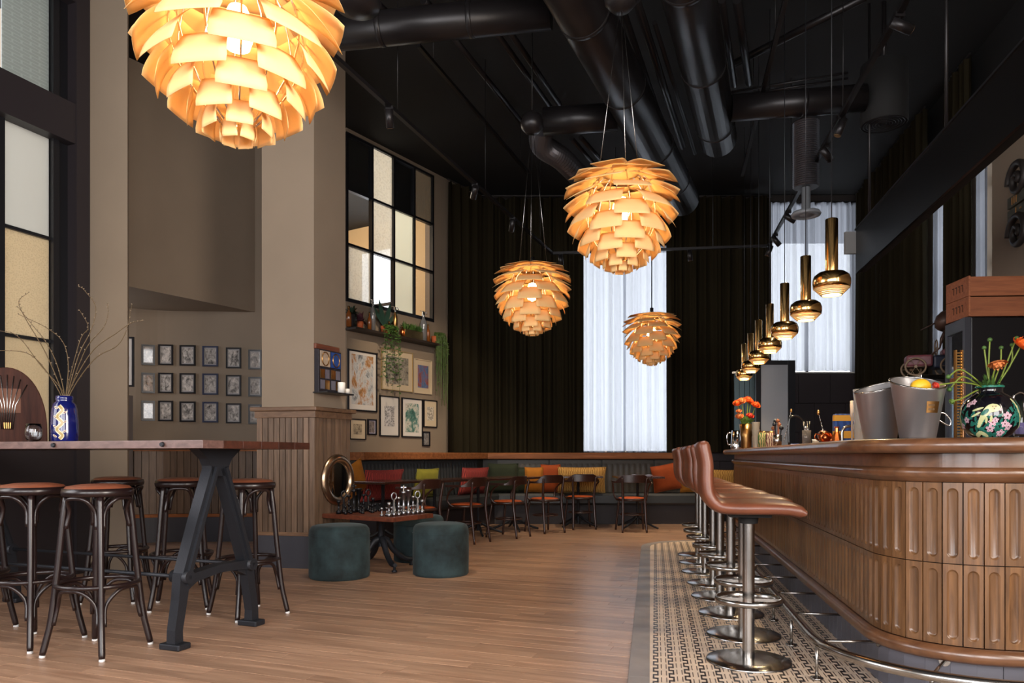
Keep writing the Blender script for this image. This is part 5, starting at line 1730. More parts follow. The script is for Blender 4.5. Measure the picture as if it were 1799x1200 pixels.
CUS = [(619, MW, .40, .42, M_MUS, 'mustard velvet cushion at the column end of the banquette', .5, .40),
       (672, MW, .70, .40, M_RED, 'long red striped cushion at the first cafe table', 0, .40),
       (748, MW, .46, .40, M_LIME, 'lime green velvet cushion on the banquette', 0, .38),
       (832, MW, .66, .40, M_RED, 'red striped cushion in the middle of the banquette', 0, .42),
       (884, BW, .46, .46, M_DKGR, 'bottle green velvet cushion in the corner, standing tallest', 0, .46),
       (914, BW, .24, .40, M_DKGR, 'bottle green velvet cushion beside the mustard one', 0, .36),
       (938, BW, .28, .40, M_MUS, 'mustard velvet cushion between green and orange', 0, .42),
       (967, BW, .30, .44, M_ORG, 'orange velvet cushion left of the long yellow one', 0, .36),
       (1022, BW, .74, .40, M_YEL, 'long yellow patterned cushion under the window sheer', 0, .42),
       (1170, BW, .42, .42, M_ORG, 'orange velvet cushion leaning beside the lone chair', .2, .47),
       (1220, BW, .42, .40, M_MUS, 'mustard velvet cushion half behind the bar stools', 0, .40),
       (1276, BW, .50, .36, M_YEL, 'yellow patterned cushion at the bar end of the banquette', 0, .38)]
for px, wl, w_, h_, m_, lab, roll, off in CUS:
    q = on_bench(px, wl, off)
    if roll: q = q + Vector((0, 0, abs(math.sin(roll)) * w_ * .32))
    cushion(q, rzw(wl), w_, h_, .13, m_, lab, lean=.22, roll=roll)

# ================================================================== CURTAINS
def curtain(name, path, z0, z1, nf_, amp, m_, label, cat='curtain', seed=0, flare=.0):
    rg = random.Random(seed)
    ph = [rg.uniform(-.5, .5) for _ in range(nf_ + 2)]
    am = [rg.uniform(.55, 1.25) for _ in range(nf_ + 2)]
    pts = [Vector(q) for q in path]
    seg = [0]
    for a, b in zip(pts, pts[1:]): seg.append(seg[-1] + (b - a).length)
    nn = normals2(pts)
    def at(s_):
        for i in range(len(pts) - 1):
            if s_ <= seg[i + 1] + 1e-9:
                f = (s_ - seg[i]) / (seg[i + 1] - seg[i]); return pts[i] + (pts[i + 1] - pts[i]) * f, nn[i] * (1 - f) + nn[i + 1] * f
        return pts[-1], nn[-1]
    def fn(u, v):
        q, n_ = at(u * seg[-1])
        i = int(u * nf_)
        k = am[i] * (1 - (u * nf_ - i)) + am[i + 1] * (u * nf_ - i)
        w_ = math.sin(2 * PI * u * nf_ + 1.1 * math.sin(3 * u * nf_ + seed)) * amp * k * (1 + .25 * (1 - v))
        w_ += amp * .35 * math.sin(2 * PI * u * nf_ * 2.3 + 2 * v + seed)
        q = q + n_ * w_
        return (q.x, q.y, z0 + (z1 - z0) * v)
    t = thing(name, label, cat)
    MB().grid(fn, nf_ * 10, 6).build('cloth', m_, t)
    a, b = pts[0], pts[-1]
    MB().tube([(q.x, q.y, z1 + .012) for q in pts], .012, 8).build('rod', M_DUCT, t)
    return t
CT = 1.095
M_SHEER = frost('white_sheer', (128, 130, 136), None, clear=.10, gloss=.0)
pm = [MW.pt(MW.s_at(771), .16).xy, MW.pt(COR - .12, .16).xy, Vector((-.38, BACK_Y - .16)), Vector((1.12, BACK_Y - .16))]
curtain('drape', pm, CT, 5.1, 13, .07, M_CURT, 'wide dark olive velvet drape behind the hanging leaf lamp', seed=1)
curtain('sheer_curtain', [Vector((1.06, BACK_Y - .06)), Vector((2.58, BACK_Y - .06))], CT, 4.38, 10, .035, M_SHEER, 'white sheer curtain behind the smallest leaf lamp', seed=2)
curtain('drape', [Vector((2.42, BACK_Y - .2)), Vector((4.08, BACK_Y - .2))], CT, 5.1, 9, .065, M_CURT, 'dark olive velvet drape between the two back windows', seed=3)
curtain('sheer_curtain', [Vector((4.04, BACK_Y - .06)), Vector((5.46, BACK_Y - .06))], 2.385, 5.06, 10, .035, M_SHEER, 'white sheer curtain behind the brass pendants', seed=4)
d3 = 10.6
p_a, p_b = RW.pt(RW.s_at(1530), .16).xy, RW.pt(RW.s_at(1651), .16).xy
curtain('drape', [Vector((kx(1503) * 11.5, 11.5)), p_a, p_b], .95, 5.1, 14, .05, M_CURT, 'black drape in the back corner behind the bar', seed=5)
curtain('sheer_curtain', [RW.pt(RW.s_at(1648), .04).xy, RW.pt(RW.s_at(1693), .04).xy], 1.8, 4.7, 5, .02, M_SHEER, 'white sheer strip behind the toy and crates', seed=6)
curtain('drape', [RW.pt(RW.s_at(1684), .12).xy, RW.pt(RW.s_at(1727), .12).xy], 1.8, 5.1, 5, .035, M_CURT, 'black drape behind the wooden crates', seed=7)
curtain('sheer_curtain', [RW.pt(RW.s_at(1724), .04).xy, RW.pt(RW.s_at(1742), .04).xy], 1.8, 4.7, 2, .015, M_SHEER, 'narrow white sheer strip right of the black drape', seed=8)

# dark panelled wall behind the bar, below the high window
dw = thing('wall_panelling', 'dark panelled wall below the high back window', 'wall', kind='structure')
M_DPAN = mat('dark_panel', (52, 44, 46), .6, rnd=True)
for r_ in range(4):
    for c_ in range(6):
        x0 = 3.05 + c_ * .5 + (r_ % 2) * .25 - .25
        z0 = .5 + r_ * .46
        x1 = min(x0 + .494, 5.5); 
        if x1 - max(x0, 3.06) < .05: continue
        MB().box(max(x0, 3.06), x1, BACK_Y - .06, BACK_Y - .02 + .012, z0, z0 + .454).build('panel', M_DPAN, dw, bev=.003)

# framed reeded glass screen
d = 9.9
x0, x1 = kx(1328) * d, kx(1397.5) * d
z1, z0 = zat(633, d), 1.0
sc_t = thing('glass_screen', 'black framed screen of reeded glass behind the bar flowers', 'screen', (0, 0, 0))
M_REED = mat('reeded_glass', (142, 144, 149), .4, metal=.25, stretch=(1, 1, 60), bump=.4, bscale=30)
MB().box(x0 + .07, x1 - .10, d + .01, d + .03, z0 + .06, z1 - .06).build('glass', M_REED, sc_t)
for a, b, c_, e, nm in ((x0, x0 + .07, z0, z1, 'stile'), (x1 - .10, x1, z0, z1, 'stile'), (x0 + .07, x1 - .10, z1 - .06, z1, 'rail'), (x0 + .07, x1 - .10, z0, z0 + .06, 'rail')):
    MB().box(a, b, d, d + .045, c_, e).build(nm, M_STEELBLK if nm == 'stile' else M_STEELBLK, sc_t, bev=.003)
for x in (x0 + .035, x1 - .05):
    MB().box(x - .03, x + .03, d, d + .045, 0, z0).build('post', M_STEELBLK, sc_t)
x0, x1 = kx(1290) * 10.2, kx(1326) * 10.2
s2_t = thing('glass_strip', 'narrow strip of pale reeded glass beside the framed screen', 'screen')
for k in range(4):
    MB().box(x0 + (x1 - x0) * k / 4 + .004, x0 + (x1 - x0) * (k + 1) / 4 - .004, 10.2, 10.22, .9, zat(656, 10.2)).build('pane', mat('pale_blue_glass', (92, 112, 124), .25, metal=.5), s2_t)
MB().box(x0, x1, 10.19, 10.23, 0, .9).build('base', M_BLACK, s2_t)
MB().box(x0 - .02, x1 + .02, 10.185, 10.235, zat(656, 10.2), zat(653, 10.2)).build('top_edge', M_WHITE, s2_t)

# ================================================================== BACK BAR
M_CAB = mat('black_cabinet', (22, 20, 22), .35)
def bx_poly(y0, y1, o0, o1): return [(barx(y0) + o0, y0), (barx(y1) + o0, y1), (barx(y1) + o1, y1), (barx(y0) + o1, y0)]
bb = thing('back_bar_cabinet', 'low black back bar cabinet behind the counter', 'cabinet')
MB().prism(bx_poly(3.6, 9.2, 1.52, 2.2), 0, .88).build('carcass', M_CAB, bb)
MB().prism(bx_poly(3.58, 9.22, 1.50, 2.2), .882, .92).build('top', mat('dark_stone', (50, 46, 46), .3), bb)
for k in range(9):
    ya = 3.62 + k * .62
    MB().prism(bx_poly(ya, ya + .6, 1.503, 1.519), .06, .86).build('door', M_CAB, bb, bev=.003)
# wine cooler
fd = 5.95
fx = kx(1702) * fd
YF = 6.36
wc = thing('wine_cooler', 'tall black glass fronted wine cooler under the wooden crates', 'cooler')
def wcx(y): return fx + .194 * (y - fd)
ztop = zat(557, fd)
MB().prism([(wcx(fd) + .02, fd), (wcx(YF) + .02, YF), (wcx(YF) + .56, YF - .08), (wcx(fd) + .56, fd - .0)], .925, ztop).build('case', M_CAB, wc, bev=.006)
def wcbox(y0, y1, z0, z1, o0, o1, nm, m_): return MB().prism([(wcx(y0) + o0, y0), (wcx(y1) + o0, y1), (wcx(y1) + o1, y1), (wcx(y0) + o1, y0)], z0, z1).build(nm, m_, wc)
zd = ztop - .03
for y0, y1, z0, z1 in ((fd, fd + .05, .93, ztop), (YF - .05, YF, .93, ztop), (fd + .05, YF - .05, ztop - .10, ztop), (fd + .05, YF - .05, .93, 1.02)):
    wcbox(y0, y1, z0, z1, -.03, .018, 'door_frame', mat('dark_grey_frame', (58, 58, 64), .35))
wcbox(fd + .05, YF - .05, 1.02, ztop - .10, -.012, .0, 'door_glass', mat('dark_mirror_glass', (150, 155, 165), .06, metal=.9))
wcbox(fd + .02, YF - .06, 1.66, 1.70, -.014, -.0, 'wood_shelf', M_CRATE)
# crates
def crate(zb, lab, dx=0, yaw=0):
    t = thing('wooden_crate', lab, 'crate', (wcx(fd) + .02 + dx, fd - .02, zb), yaw)
    L_, D_, Hh = .475, .34, .158
    MB().box(0, L_, 0, .014, 0, Hh - .003).build('front_board', M_CRATE, t, bev=.002)
    MB().box(0, L_, D_ - .014, D_, 0, Hh - .003).build('back_board', M_CRATE, t, bev=.002)
    MB().box(-.014, 0, -.004, D_ + .004, 0, Hh + .004).build('end_board', M_CRATE, t, bev=.002)
    MB().box(L_, L_ + .014, -.004, D_ + .004, 0, Hh + .004).build('end_board', M_CRATE, t, bev=.002)
    MB().box(0, L_, .014, D_ - .014, .004, .014).build('base_board', M_CRATE, t)
    mb = MB()
    for k in range(4):
        y = .08 + k * .045
        mb.box(-.0155, -.0135, y, y + .008, .05, .10).box(-.0155, -.0135, y, y + .028, .10, .108)
    mb.build('stamped_mark', mat('stamp_ink', (60, 34, 26), .8), t)
crate(ztop + .002, 'lower pine crate standing on the wine cooler', -.02, -.06)
crate(ztop + .166, 'upper pine crate stacked on the lower one', -.02, -.06)
# toy vehicle on a tall stand behind the cooler
ty = 6.95
td = thing('appliance_stand', 'dark steel stand carrying the toy vehicle beside the wine cooler', 'stand', (0, 0, 0))
tz = zat(662, ty)
tx0, tx1 = kx(1598) * ty, kx(1700) * ty
MB().box(tx0, tx1, ty - .2, ty + .25, tz - .03, tz).build('shelf_plate', M_STEEL, td, bev=.003)
MB().box(tx0 + .05, tx1 - .02, ty - .15, ty + .22, .93, tz - .031).build('body', mat('appliance_grey', (72, 66, 64), .4, metal=.5), td, bev=.01)
tv = thing('toy_vehicle', 'old maroon and blue toy vehicle with spoked wheels and brown propeller', 'toy', (kx(1632) * ty, ty, tz + .001), -.35)
M_MAR = mat('maroon_paint', (104, 52, 58), .5, var=.2, vscale=9)
M_NAVY = mat('navy_paint', (28, 34, 52), .5)
def wheel(x, y, r_):
    w_ = MB().tube([(x + 0, y + 0, 0)], .001)
    w_ = MB()
    w_.tube([(x + r_ * math.cos(t), y, r_ + r_ * .92 * math.sin(t)) for t in [2 * PI * k / 24 for k in range(24)]], .009, 6, closed=True)
    for k in range(6):
        a = PI / 3 * k
        w_.tube([(x, y, r_), (x + r_ * math.cos(a), y, r_ + r_ * .92 * math.sin(a))], .003, 4)
    w_.tube([(x, y - .012, r_), (x, y + .012, r_)], .014, 8)
    return w_
M_WHL = mat('wheel_tan', (120, 98, 76), .6)
for x, y in ((-.13, -.13), (-.13, .13), (.16, -.13), (.16, .13)):
    wheel(x, y, .085).build('wheel', M_WHL, tv)
MB().prism([(-.20, -.09), (.02, -.10), (.02, .10), (-.20, .09)], .09, .20).build('bonnet', M_MAR, tv, bev=.02)
MB().prism([(.022, -.10), (.26, -.08), (.26, .08), (.022, .10)], .07, .19).build('cab', M_NAVY, tv, bev=.02)
MB().box(.10, .2, -.07, .07, .19, .25).build('seat', M_MAR, tv, bev=.02)
MB().tube([(.06 + .0, .07 * math.cos(t), .27 + .07 * math.sin(t)) for t in [2 * PI * k / 20 for k in range(20)]], .006, 6, closed=True).tube([(.03, 0, .19), (.06, 0, .27)], .006, 6).tube([(.06, -.07, .27), (.06, .07, .27)], .004, 5).build('steering_wheel', M_WHL, tv)
# propeller spinner
pv = P(1660, 564, ty - .1) - Vector((kx(1632) * ty, ty, tz + .001))
pv = Matrix.Rotation(.35, 3, 'Z') @ pv
M_SPN = mat('brown_patina', (74, 54, 46), .45, metal=.4, var=.3, vscale=14)
mt_ = Matrix.Translation(pv) @ Matrix.Rotation(.6, 4, 'Y')
MB().lathe([(0, -.10), (.04, -.09), (.072, -.05), (.085, 0), (.075, .055), (.04, .095), (0, .105)], 20, mt_).build('spinner', M_SPN, tv)
MB().tube([pv + Vector((-.0, -.02, -.08)), pv + Vector((-.03, -.02, -.17)), pv + Vector((-.045, -.02, -.25))], [.012, .016, .006], 8).tube([pv + Vector((-.07, -.01, -.01)), pv + Vector((-.20, -.01, -.075))], [.008, .004], 6).tube([pv + Vector((.05, 0, .08)), pv + Vector((.10, 0, .13))], [.008, .003], 6).build('propeller_blade', M_SPN, tv)
MB().tube([pv + Vector((-.045, -.02, -.25)), (.0, 0, .19)], .008, 6).build('strut', M_SPN, tv)
# carved sign on the right wall
sg = thing('carved_sign', 'carved wall sign with dark scrolled ends and gilt letters at the right edge', 'sign')
s_a, s_b = RW.s_at(1776), RW.s_at(1776) + .9
zc = zat(362, 6.75)
def rwbox(a, b, z0, z1, o0, o1, nm, m_):
    return wbox(RW, a, b, z0, z1, o0, o1, nm, m_, sg)
M_SIGN = mat('sign_olive', (72, 70, 58), .6)
rwbox(s_a, s_b, zat(384, 6.75), zat(365, 6.75) + .0, .004, .03, 'board', M_SIGN)
rwbox(s_a, s_b, zat(362, 6.75) + .004, zat(342, 6.75), .004, .03, 'board', M_SIGN)
def spiral(zc_, sgn):
    pts = []
    for k in range(40):
        t = k / 39; a = 2 * PI * 1.6 * t; r_ = .16 * (1 - t) + .02
        q = RW.pt(s_a + .19 - r_ * math.cos(a) , .03)
        pts.append(Vector((q.x, q.y, zc_ + sgn * r_ * math.sin(a))))
    q = RW.pt(s_b, .03); 
    return [Vector((q.x, q.y, zc_ + sgn * .2))] + pts
M_SCR = mat('scroll_black', (40, 34, 32), .5)
MB().tube(cr(spiral(zat(320, 6.75), 1)[1:], 2), .03, 8).build('scroll', M_SCR, sg)
MB().tube(cr(spiral(zat(412, 6.75), 1)[1:], 2), .03, 8).build('scroll', M_SCR, sg)
M_GILT = mat('gilt_letter', (150, 104, 52), .5)
for k in range(3):
    a = s_a + .09 + k * .04
    rwbox(a, a + .012, zat(358, 6.75), zat(345, 6.75), .031, .035, 'letter_stroke', M_GILT)
rwbox(s_a + .16, s_a + .175, zat(380, 6.75), zat(367, 6.75), .031, .035, 'letter_stroke', M_GILT)
rwbox(s_a + .24, s_a + .27, zat(374, 6.75), zat(371, 6.75), .031, .035, 'letter_stroke', M_GILT)

# ================================================================== ON THE BAR
BZ = TOPZ + .0006
def bt(px, d): return Vector((kx(px) * d, d, BZ))
def bucket(pos, lab, slope=.15, sdir=(0, 1), hs=1.18, plaque=False):
    t = thing('ice_bucket', lab, 'bucket', pos, 0)
    def cut(q):
        return (q[0], q[1], q[2] * hs * (1 + slope * (q[0] * sdir[0] + q[1] * sdir[1]) / .114))
    bk = MB().lathe([(0, .0), (.068, 0), (.074, .006), (.112, .208), (.116, .212), (.117, .217), (.113, .220), (.108, .214), (.070, .01), (0, .008)], 48)
    bk.v = [cut(q) for q in bk.v]
    bk.build('body', mat('pewter', (196, 194, 196), .34, metal=.9, var=.06, vscale=7), t)
    MB().tube([cut((.114 * math.cos(a), .114 * math.sin(a), .217)) for a in [2 * PI * k / 48 for k in range(48)]], .0042, 8, closed=True).build('rim', M_STEEL, t)
    if plaque:
        vv = []
        a0 = -PI / 2 - .15
        for j in range(2):
            for k in range(9):
                an = a0 + .58 * k / 8; z = .115 + .05 * j; r_ = .074 + (.112 - .074) * z / 1.03 / .208 + .0022
                vv.append((r_ * math.cos(an), r_ * math.sin(an), z))
        MB().add(vv, [(k, k + 1, 10 + k, 9 + k) for k in range(8)], True).build('brass_plaque', M_BRASSD, t)
        mb = MB()
        for row, (z, segs) in enumerate(((.148, ((.08, .13), (.15, .2), (.22, .27), (.29, .34))), (.130, ((.08, .22), (.25, .36))))):
            for s0_, s1_ in segs:
                q = []
                for an in (s0_, s1_):
                    for zz in (z - .004, z + .004):
                        r_ = .074 + .038 * zz / 1.03 / .208 + .003
                        q.append((r_ * math.cos(a0 + an), r_ * math.sin(a0 + an), zz))
                mb.add(q, [(0, 2, 3, 1)])
        mb.build('engraving', mat('engraved', (92, 70, 46), .6), t)
        # loop handle on the right side
        MB().tube(cr([Vector((.098, -.01, .12)), Vector((.118, -.012, .115)), Vector((.142, -.012, .085)), Vector((.136, -.01, .062)), Vector((.09, -.008, .088))], 5), .0035, 6).build('handle', M_CHROME, t)
    return t
bucket(bt(1546, 3.62), 'plain pewter ice bucket with slanting rim, left of the plaque one', slope=.13, sdir=(.93, .37), hs=1.2)
bk2 = bucket(bt(1612, 3.36), 'pewter ice bucket with a brass plaque holding lemons', plaque=True)
M_LEM = mat('lemon_peel', (226, 172, 36), .45, bump=.2, bscale=140)
lc = bt(1612, 3.36)
for dx, dy, dz, rz_, lab in ((.008, -.012, .238, .2, 'large yellow lemon on top in the ice bucket'), (-.03, .04, .20, 1.2, 'yellow lemon behind the top one in the ice bucket')):
    l_ = thing('lemon', lab, 'fruit', lc + Vector((dx, dy, dz)), rz_)
    MB().lathe([(0, -.05), (.008, -.046), (.022, -.038), (.033, -.018), (.036, 0), (.033, .018), (.022, .036), (.009, .044), (0, .05)], 20, Matrix.Rotation(PI / 2, 4, 'Y')).build('peel', M_LEM, l_)
    MB().lathe([(0, -.004), (.004, 0), (0, .003)], 8, Matrix.Translation((.05, 0, 0)) @ Matrix.Rotation(PI / 2, 4, 'Y')).build('stalk_end', M_STEM, l_)
# painted vase
pvz = bt(1738.5, 3.36)
pvs = thing('painted_vase', 'black globe vase painted with fish, pink blossom and teal leaves', 'vase', pvz)
GP = [(.055, 0), (.085, .02), (.110, .055), (.1195, .10), (.114, .145), (.095, .180), (.068, .2), (.054, .208), (.051, .216), (.052, .232), (.056, .238)]
M_VBLK = mat('black_glaze', (14, 12, 20), .1, coat=.7)
MB().lathe([(0, .002)] + GP + [(.05, .238), (.046, .225), (.05, .2), (0, .15)], 48).build('body', M_VBLK, pvs)
MB().lathe([(.0565, .232), (.0585, .237), (.056, .242), (.049, .241), (.0495, .236)], 40).build('rim', mat('teal_glaze', (44, 120, 100), .2), pvs)
MP = GP[:8]
tealb, pale, pink, dots, tealf = MB(), MB(), MB(), MB(), MB()
rv = random.Random(3)
vA = lambda x: -PI / 2 - .573 + x           # angle in front of the camera
for k in range(150):                 # teal foliage, thick at the foot
    an = rv.uniform(-1.5, 1.5); z = .012 + abs(rv.gauss(0, .045)) + (.05 if abs(an) > .75 else 0)
    if z > .165: continue
    patch(tealb, MP, vA(an), z, .006, .014, rv.uniform(-1, 1), 6)
def blossom(an, z, r_):
    for k in range(5):
        a = 2 * PI * k / 5 + .3
        patch(pink, MP, vA(an + math.cos(a) * r_ * .62 / vr(MP, z)), z + math.sin(a) * r_ * .62, r_ * .45, r_ * .38, a, 8, off=.0026)
        patch(dots, MP, vA(an + math.cos(a) * r_ * .72 / vr(MP, z)), z + math.sin(a) * r_ * .72, r_ * .11, r_ * .11, 0, 6, off=.0034)
    patch(dots, MP, vA(an), z, r_ * .16, r_ * .16, 0, 6, off=.0034)
for an, z, r_ in ((-.78, .155, .013), (-.60, .165, .013), (-.82, .085, .014), (.10, .072, .016), (.02, .045, .016), (.18, .082, .013), (.45, .025, .016), (.52, .065, .016), (.68, .052, .016), (.58, .10, .018), (-1.1, .06, .014), (.32, .13, .009)):
    blossom(an, z, r_)
# fish: body, head, tail, fins
for t in range(12):
    f = t / 11
    an = -.36 + .46 * f ** 1.0; z = .058 + .078 * math.sin(f * PI * .5)
    patch(pale, MP, vA(an), z, .010 + .011 * f, .007 + .012 * f, .7 - .4 * f, 10, off=.003)
patch(pale, MP, vA(.14), .136, .024, .018, 0, 12, off=.0036)
for k in range(3): patch(dots, MP, vA(.1 + .05 * k), .142 - .01 * (k % 2), .0025, .0025, 0, 6, off=.0056)
patch(tealf, MP, vA(-.14), .118, .019, .009, .75, 10, off=.0048)
for an, z, ro in ((-.48, .022, .6), (-.25, .022, 2.5)): patch(pale, MP, vA(an), z, .021, .008, ro, 10, off=.003)
for an, z, ro, L_ in ((-.38, .132, .3, .025), (-.44, .108, .5, .022), (-.1, .082, 1.5, .015), (.05, .088, 1.5, .016)): patch(pale, MP, vA(an), z, L_, .005, ro, 10, off=.003)
pale2, pale3 = MB(), MB()
for t in range(6): patch(pale2, MP, vA(.95 + .08 * t), .165 - .022 * t, .006, .016, .5, 8, off=.003)
for t in range(5): patch(pale3, MP, vA(-1.2), .06 + .02 * t, .006, .014, .1, 8, off=.003)
M_TEALG = mat('teal_leaf_glaze', (38, 106, 92), .2, var=.3, vscale=60)
tealb.build('teal_leaves', M_TEALG, pvs); M_PYG = mat('pale_yellow_glaze', (196, 198, 146), .2)
for q in (pale, pale2, pale3): q.build('painted_fish', M_PYG, pvs)
pink.build('blossoms', mat('pink_glaze', (214, 178, 190), .2), pvs); dots.build('blossom_dots', mat('red_glaze', (140, 56, 70), .2), pvs); tealf.build('fish_fin', M_TEALG, pvs)
# ranunculus in the vase
M_OR1 = mat('orange_petal', (222, 96, 30), .6, var=.2, vscale=30); M_OR2 = mat('peach_petal', (216, 130, 72), .6, var=.2, vscale=30); M_REDP = mat('red_petal', (196, 58, 40), .6, var=.2, vscale=30)
def flower_head(c, r_, up, m_, rng, layers=3):
    mb = MB()
    up = Vector(up).normalized(); q4 = Matrix.Translation(c) @ up.to_track_quat('Z', 'X').to_matrix().to_4x4()
    mb.lathe([(0, -r_ * .4), (r_ * .55, -r_ * .25), (r_ * .6, .1 * r_), (r_ * .35, r_ * .45), (0, r_ * .5)], 12, q4)
    for l_ in range(layers):
        n_ = 7 + l_ * 2; rr_ = r_ * (.5 + .25 * l_)
        for k in range(n_):
            a = 2 * PI * (k + .5 * l_) / n_ + rng.uniform(-.1, .1)
            vv = []
            for j in range(4):
                f = j / 3
                e = rr_ * (.35 + .75 * math.sin(f * 1.5)); z = -r_ * .35 + r_ * (.95 - .28 * l_) * f ** 1.3
                hw_ = rr_ * .42 * math.sin(PI * (f * .75 + .15))
                for s_ in (-1, 1):
                    vv.append(q4 @ Vector((math.cos(a) * e - s_ * math.sin(a) * hw_, math.sin(a) * e + s_ * math.cos(a) * hw_, z)))
            mb.add(vv, [(2 * j, 2 * j + 1, 2 * j + 3, 2 * j + 2) for j in range(3)], True)
    return mb
fl_t = thing('flower_bouquet', 'orange ranunculus with green buds arranged in the painted vase', 'flowers', pvz + Vector((0, 0, .1)))
rf = random.Random(21)
def fpos(px, py, dd=0):
    return P(px, py, 3.36 + dd) - (pvz + Vector((0, 0, .1)))
def stem(pts, r_=.0035): MB().tube(cr([Vector(q) for q in pts], 6), r_, 7).build('stem', M_STEM, fl_t)
nk = Vector((0, 0, .125))
for (px, py, dd, kind, r_, via) in ((1729, 611, .0, 'bud', .010, (1734, 650)), (1739, 597, .02, 'bud', .011, (1737, 640)), (1759, 611, .03, 'bud', .010, (1757, 640)), (1778, 606, .02, 'bud', .010, (1776, 640)), (1753, 640, -.07, 'peach', .036, (1746, 655)), (1796, 604, -.02, 'orange', .042, (1770, 650)), (1786, 594, 0, 'bud', .010, (1768, 640)), (1666, 662, -.04, 'bud', .011, (1690, 650)), (1673, 705, -.06, 'peachbud', .017, (1690, 700)), (1645, 677, -.10, 'orangebud', .022, (1690, 672)), (1668, 684, -.02, 'bud', .012, (1692, 662))):
    tip = fpos(px, py, dd); v_ = fpos(via[0], via[1], dd * .6)
    base = nk + Vector((max(-.03, min(.03, tip.x * .2)), rf.uniform(-.02, .02), 0))
    stem([base + Vector((0, 0, -.09)), base, v_, tip])
    up = (tip - v_)
    if kind == 'bud':
        MB().lathe([(0, -r_), (r_ * .8, -r_ * .6), (r_, 0), (r_ * .7, r_ * .7), (0, r_)], 10, Matrix.Translation(tip)).build('bud', M_GREEN, fl_t)
    elif 'bud' in kind:
        flower_head(tip, r_, up + Vector((-.3, 0, -.2)), M_GREENL if kind == 'peachbud' else M_REDP, rf, 2).build('half_open_bud', M_GREENL if kind == 'peachbud' else M_REDP, fl_t)
    else:
        flower_head(tip, r_, Vector((0, -.25, -.8)) if kind == 'peach' else Vector((.3, -.5, .5)), M_OR2 if kind == 'peach' else M_OR1, rf, 3).build('blossom', M_OR2 if kind == 'peach' else M_OR1, fl_t)
mb = MB()
for k in range(10):
    leaves(mb, nk + Vector((rf.uniform(-.04, .04), rf.uniform(-.03, .02), .0)), 8, .085, 1.6, rf, .012, .3)
mb.build('leaves', M_GREEN, fl_t)

# slim brass comb rack and rod
rk = thing('brass_rack', 'tall slim brass rack with many short pegs behind the painted vase', 'rack', bt(1684, 3.75))
for x in (-.016, .016):
    MB().box(x - .004, x + .004, -.008, .008, 0, .46).build('upright', M_BRASSD, rk)
pg = MB().box(-.012, .012, -.006, .006, -.003, .003).mesh('peg', M_BRASS)
for k in range(30): link('peg', pg, rk, (0, 0, .01 + k * .015))
MB().box(-.03, .03, -.03, .03, 0, .006).build('foot', M_BRASSD, rk)
o = MB().lathe([(0, 0), (.02, 0), (.02, .004), (.006, .006), (.006, .36), (0, .362)], 12).build('copper_rod', mat('copper_rod', (150, 118, 104), .4, metal=.6)); o.location = bt(1694, 3.7)
tag(o, 'plain thin copper rod standing beside the brass rack', 'rod')
# bottle and tap at the right edge
t = thing('dark_bottle', 'dark liqueur bottle with a purple label at the right edge', 'bottle', bt(1793, 3.72))
MB().lathe([(0, 0), (.028, 0), (.028, .12), (.012, .155), (.011, .20), (0, .20)], 18).build('body', M_DKG, t)
MB().lathe([(.0285, .03), (.0285, .09)], 18).build('label', mat('purple_label', (96, 84, 132), .6), t)
t = thing('swan_tap', 'small bent chrome tap behind the dark bottle', 'tap', bt(1801, 3.85))
MB().lathe([(.015, 0), (.015, .01), (.008, .012), (.008, .2)], 12).tube(cr([Vector((0, 0, .19)), Vector((0, 0, .235)), Vector((-.025, 0, .252)), Vector((-.055, 0, .24)), Vector((-.062, 0, .215))], 6), .006, 8).build('spout', M_CHROME, t)
t = thing('cut_glass_bowl', 'cut glass bowl at the right end of the worktop', 'bowl', bt(1799, 3.50))
MB().lathe([(0, .001), (.03, .001), (.042, .02), (.052, .06), (.050, .06), (.04, .022), (0, .008)], 14, smooth=False).build('bowl', M_GLASS, t)

# far end of the bar: pitcher, flowers, tools and glassware
t = thing('steel_pitcher', 'polished steel pitcher at the far end of the bar', 'pitcher', bt(1294, 8.75))
MB().lathe([(0, 0), (.066, 0), (.068, .01), (.058, .22), (.055, .22), (.06, .02), (0, .01)], 28).build('body', M_CHROME, t)
MB().tube(cr([Vector((-.056, 0, .19)), Vector((-.10, 0, .19)), Vector((-.115, 0, .14)), Vector((-.10, 0, .06)), Vector((-.062, 0, .05))], 5), .007, 8).build('handle', M_CHROME, t)
fvp = bt(1311, 8.1)
t = thing('bronze_vase', 'tall bronze vase at the far end of the bar', 'vase', fvp)
MB().lathe([(0, 0), (.052, 0), (.055, .01), (.06, .12), (.075, .27), (.07, .27), (.055, .12), (0, .03)], 24).build('body', M_BRASSD, t)
t = thing('flower_bouquet', 'bunch of orange and red flowers in the bronze vase', 'flowers', fvp + Vector((0, 0, .1)))
for px, py, m_, r_ in ((1295, 708, M_OR1, .045), (1303, 704, M_OR2, .045), (1314, 702, M_OR1, .048), (1319, 706, M_REDP, .04), (1328, 711, M_OR1, .05), (1318, 730, M_REDP, .042), (1299, 731, M_OR2, .042), (1298, 722, M_OR2, .03)):
    tip = P(px, py, 8.1 + rf.uniform(-.06, .04)) - (fvp + Vector((0, 0, .1)))
    MB().tube(cr([Vector((tip.x * .1, 0, .05)), Vector((tip.x * .35, tip.y * .3, .17)), tip], 4), .006, 6).build('stem', M_STEM, t)
    flower_head(tip, r_, Vector((tip.x * 2, -.5, .6)), m_, rf, 3).build('blossom', m_, t)
mb = MB()
for k in range(6): leaves(mb, (rf.uniform(-.03, .03), rf.uniform(-.03, .03), .16), 10, .14, 1.0, rf, .03, .4)
mb.build('leaves', M_GREENL, t)
M_TG = mat('thin_tumbler_glass', (228, 216, 200), .12, trans=.65, ior=1.35)
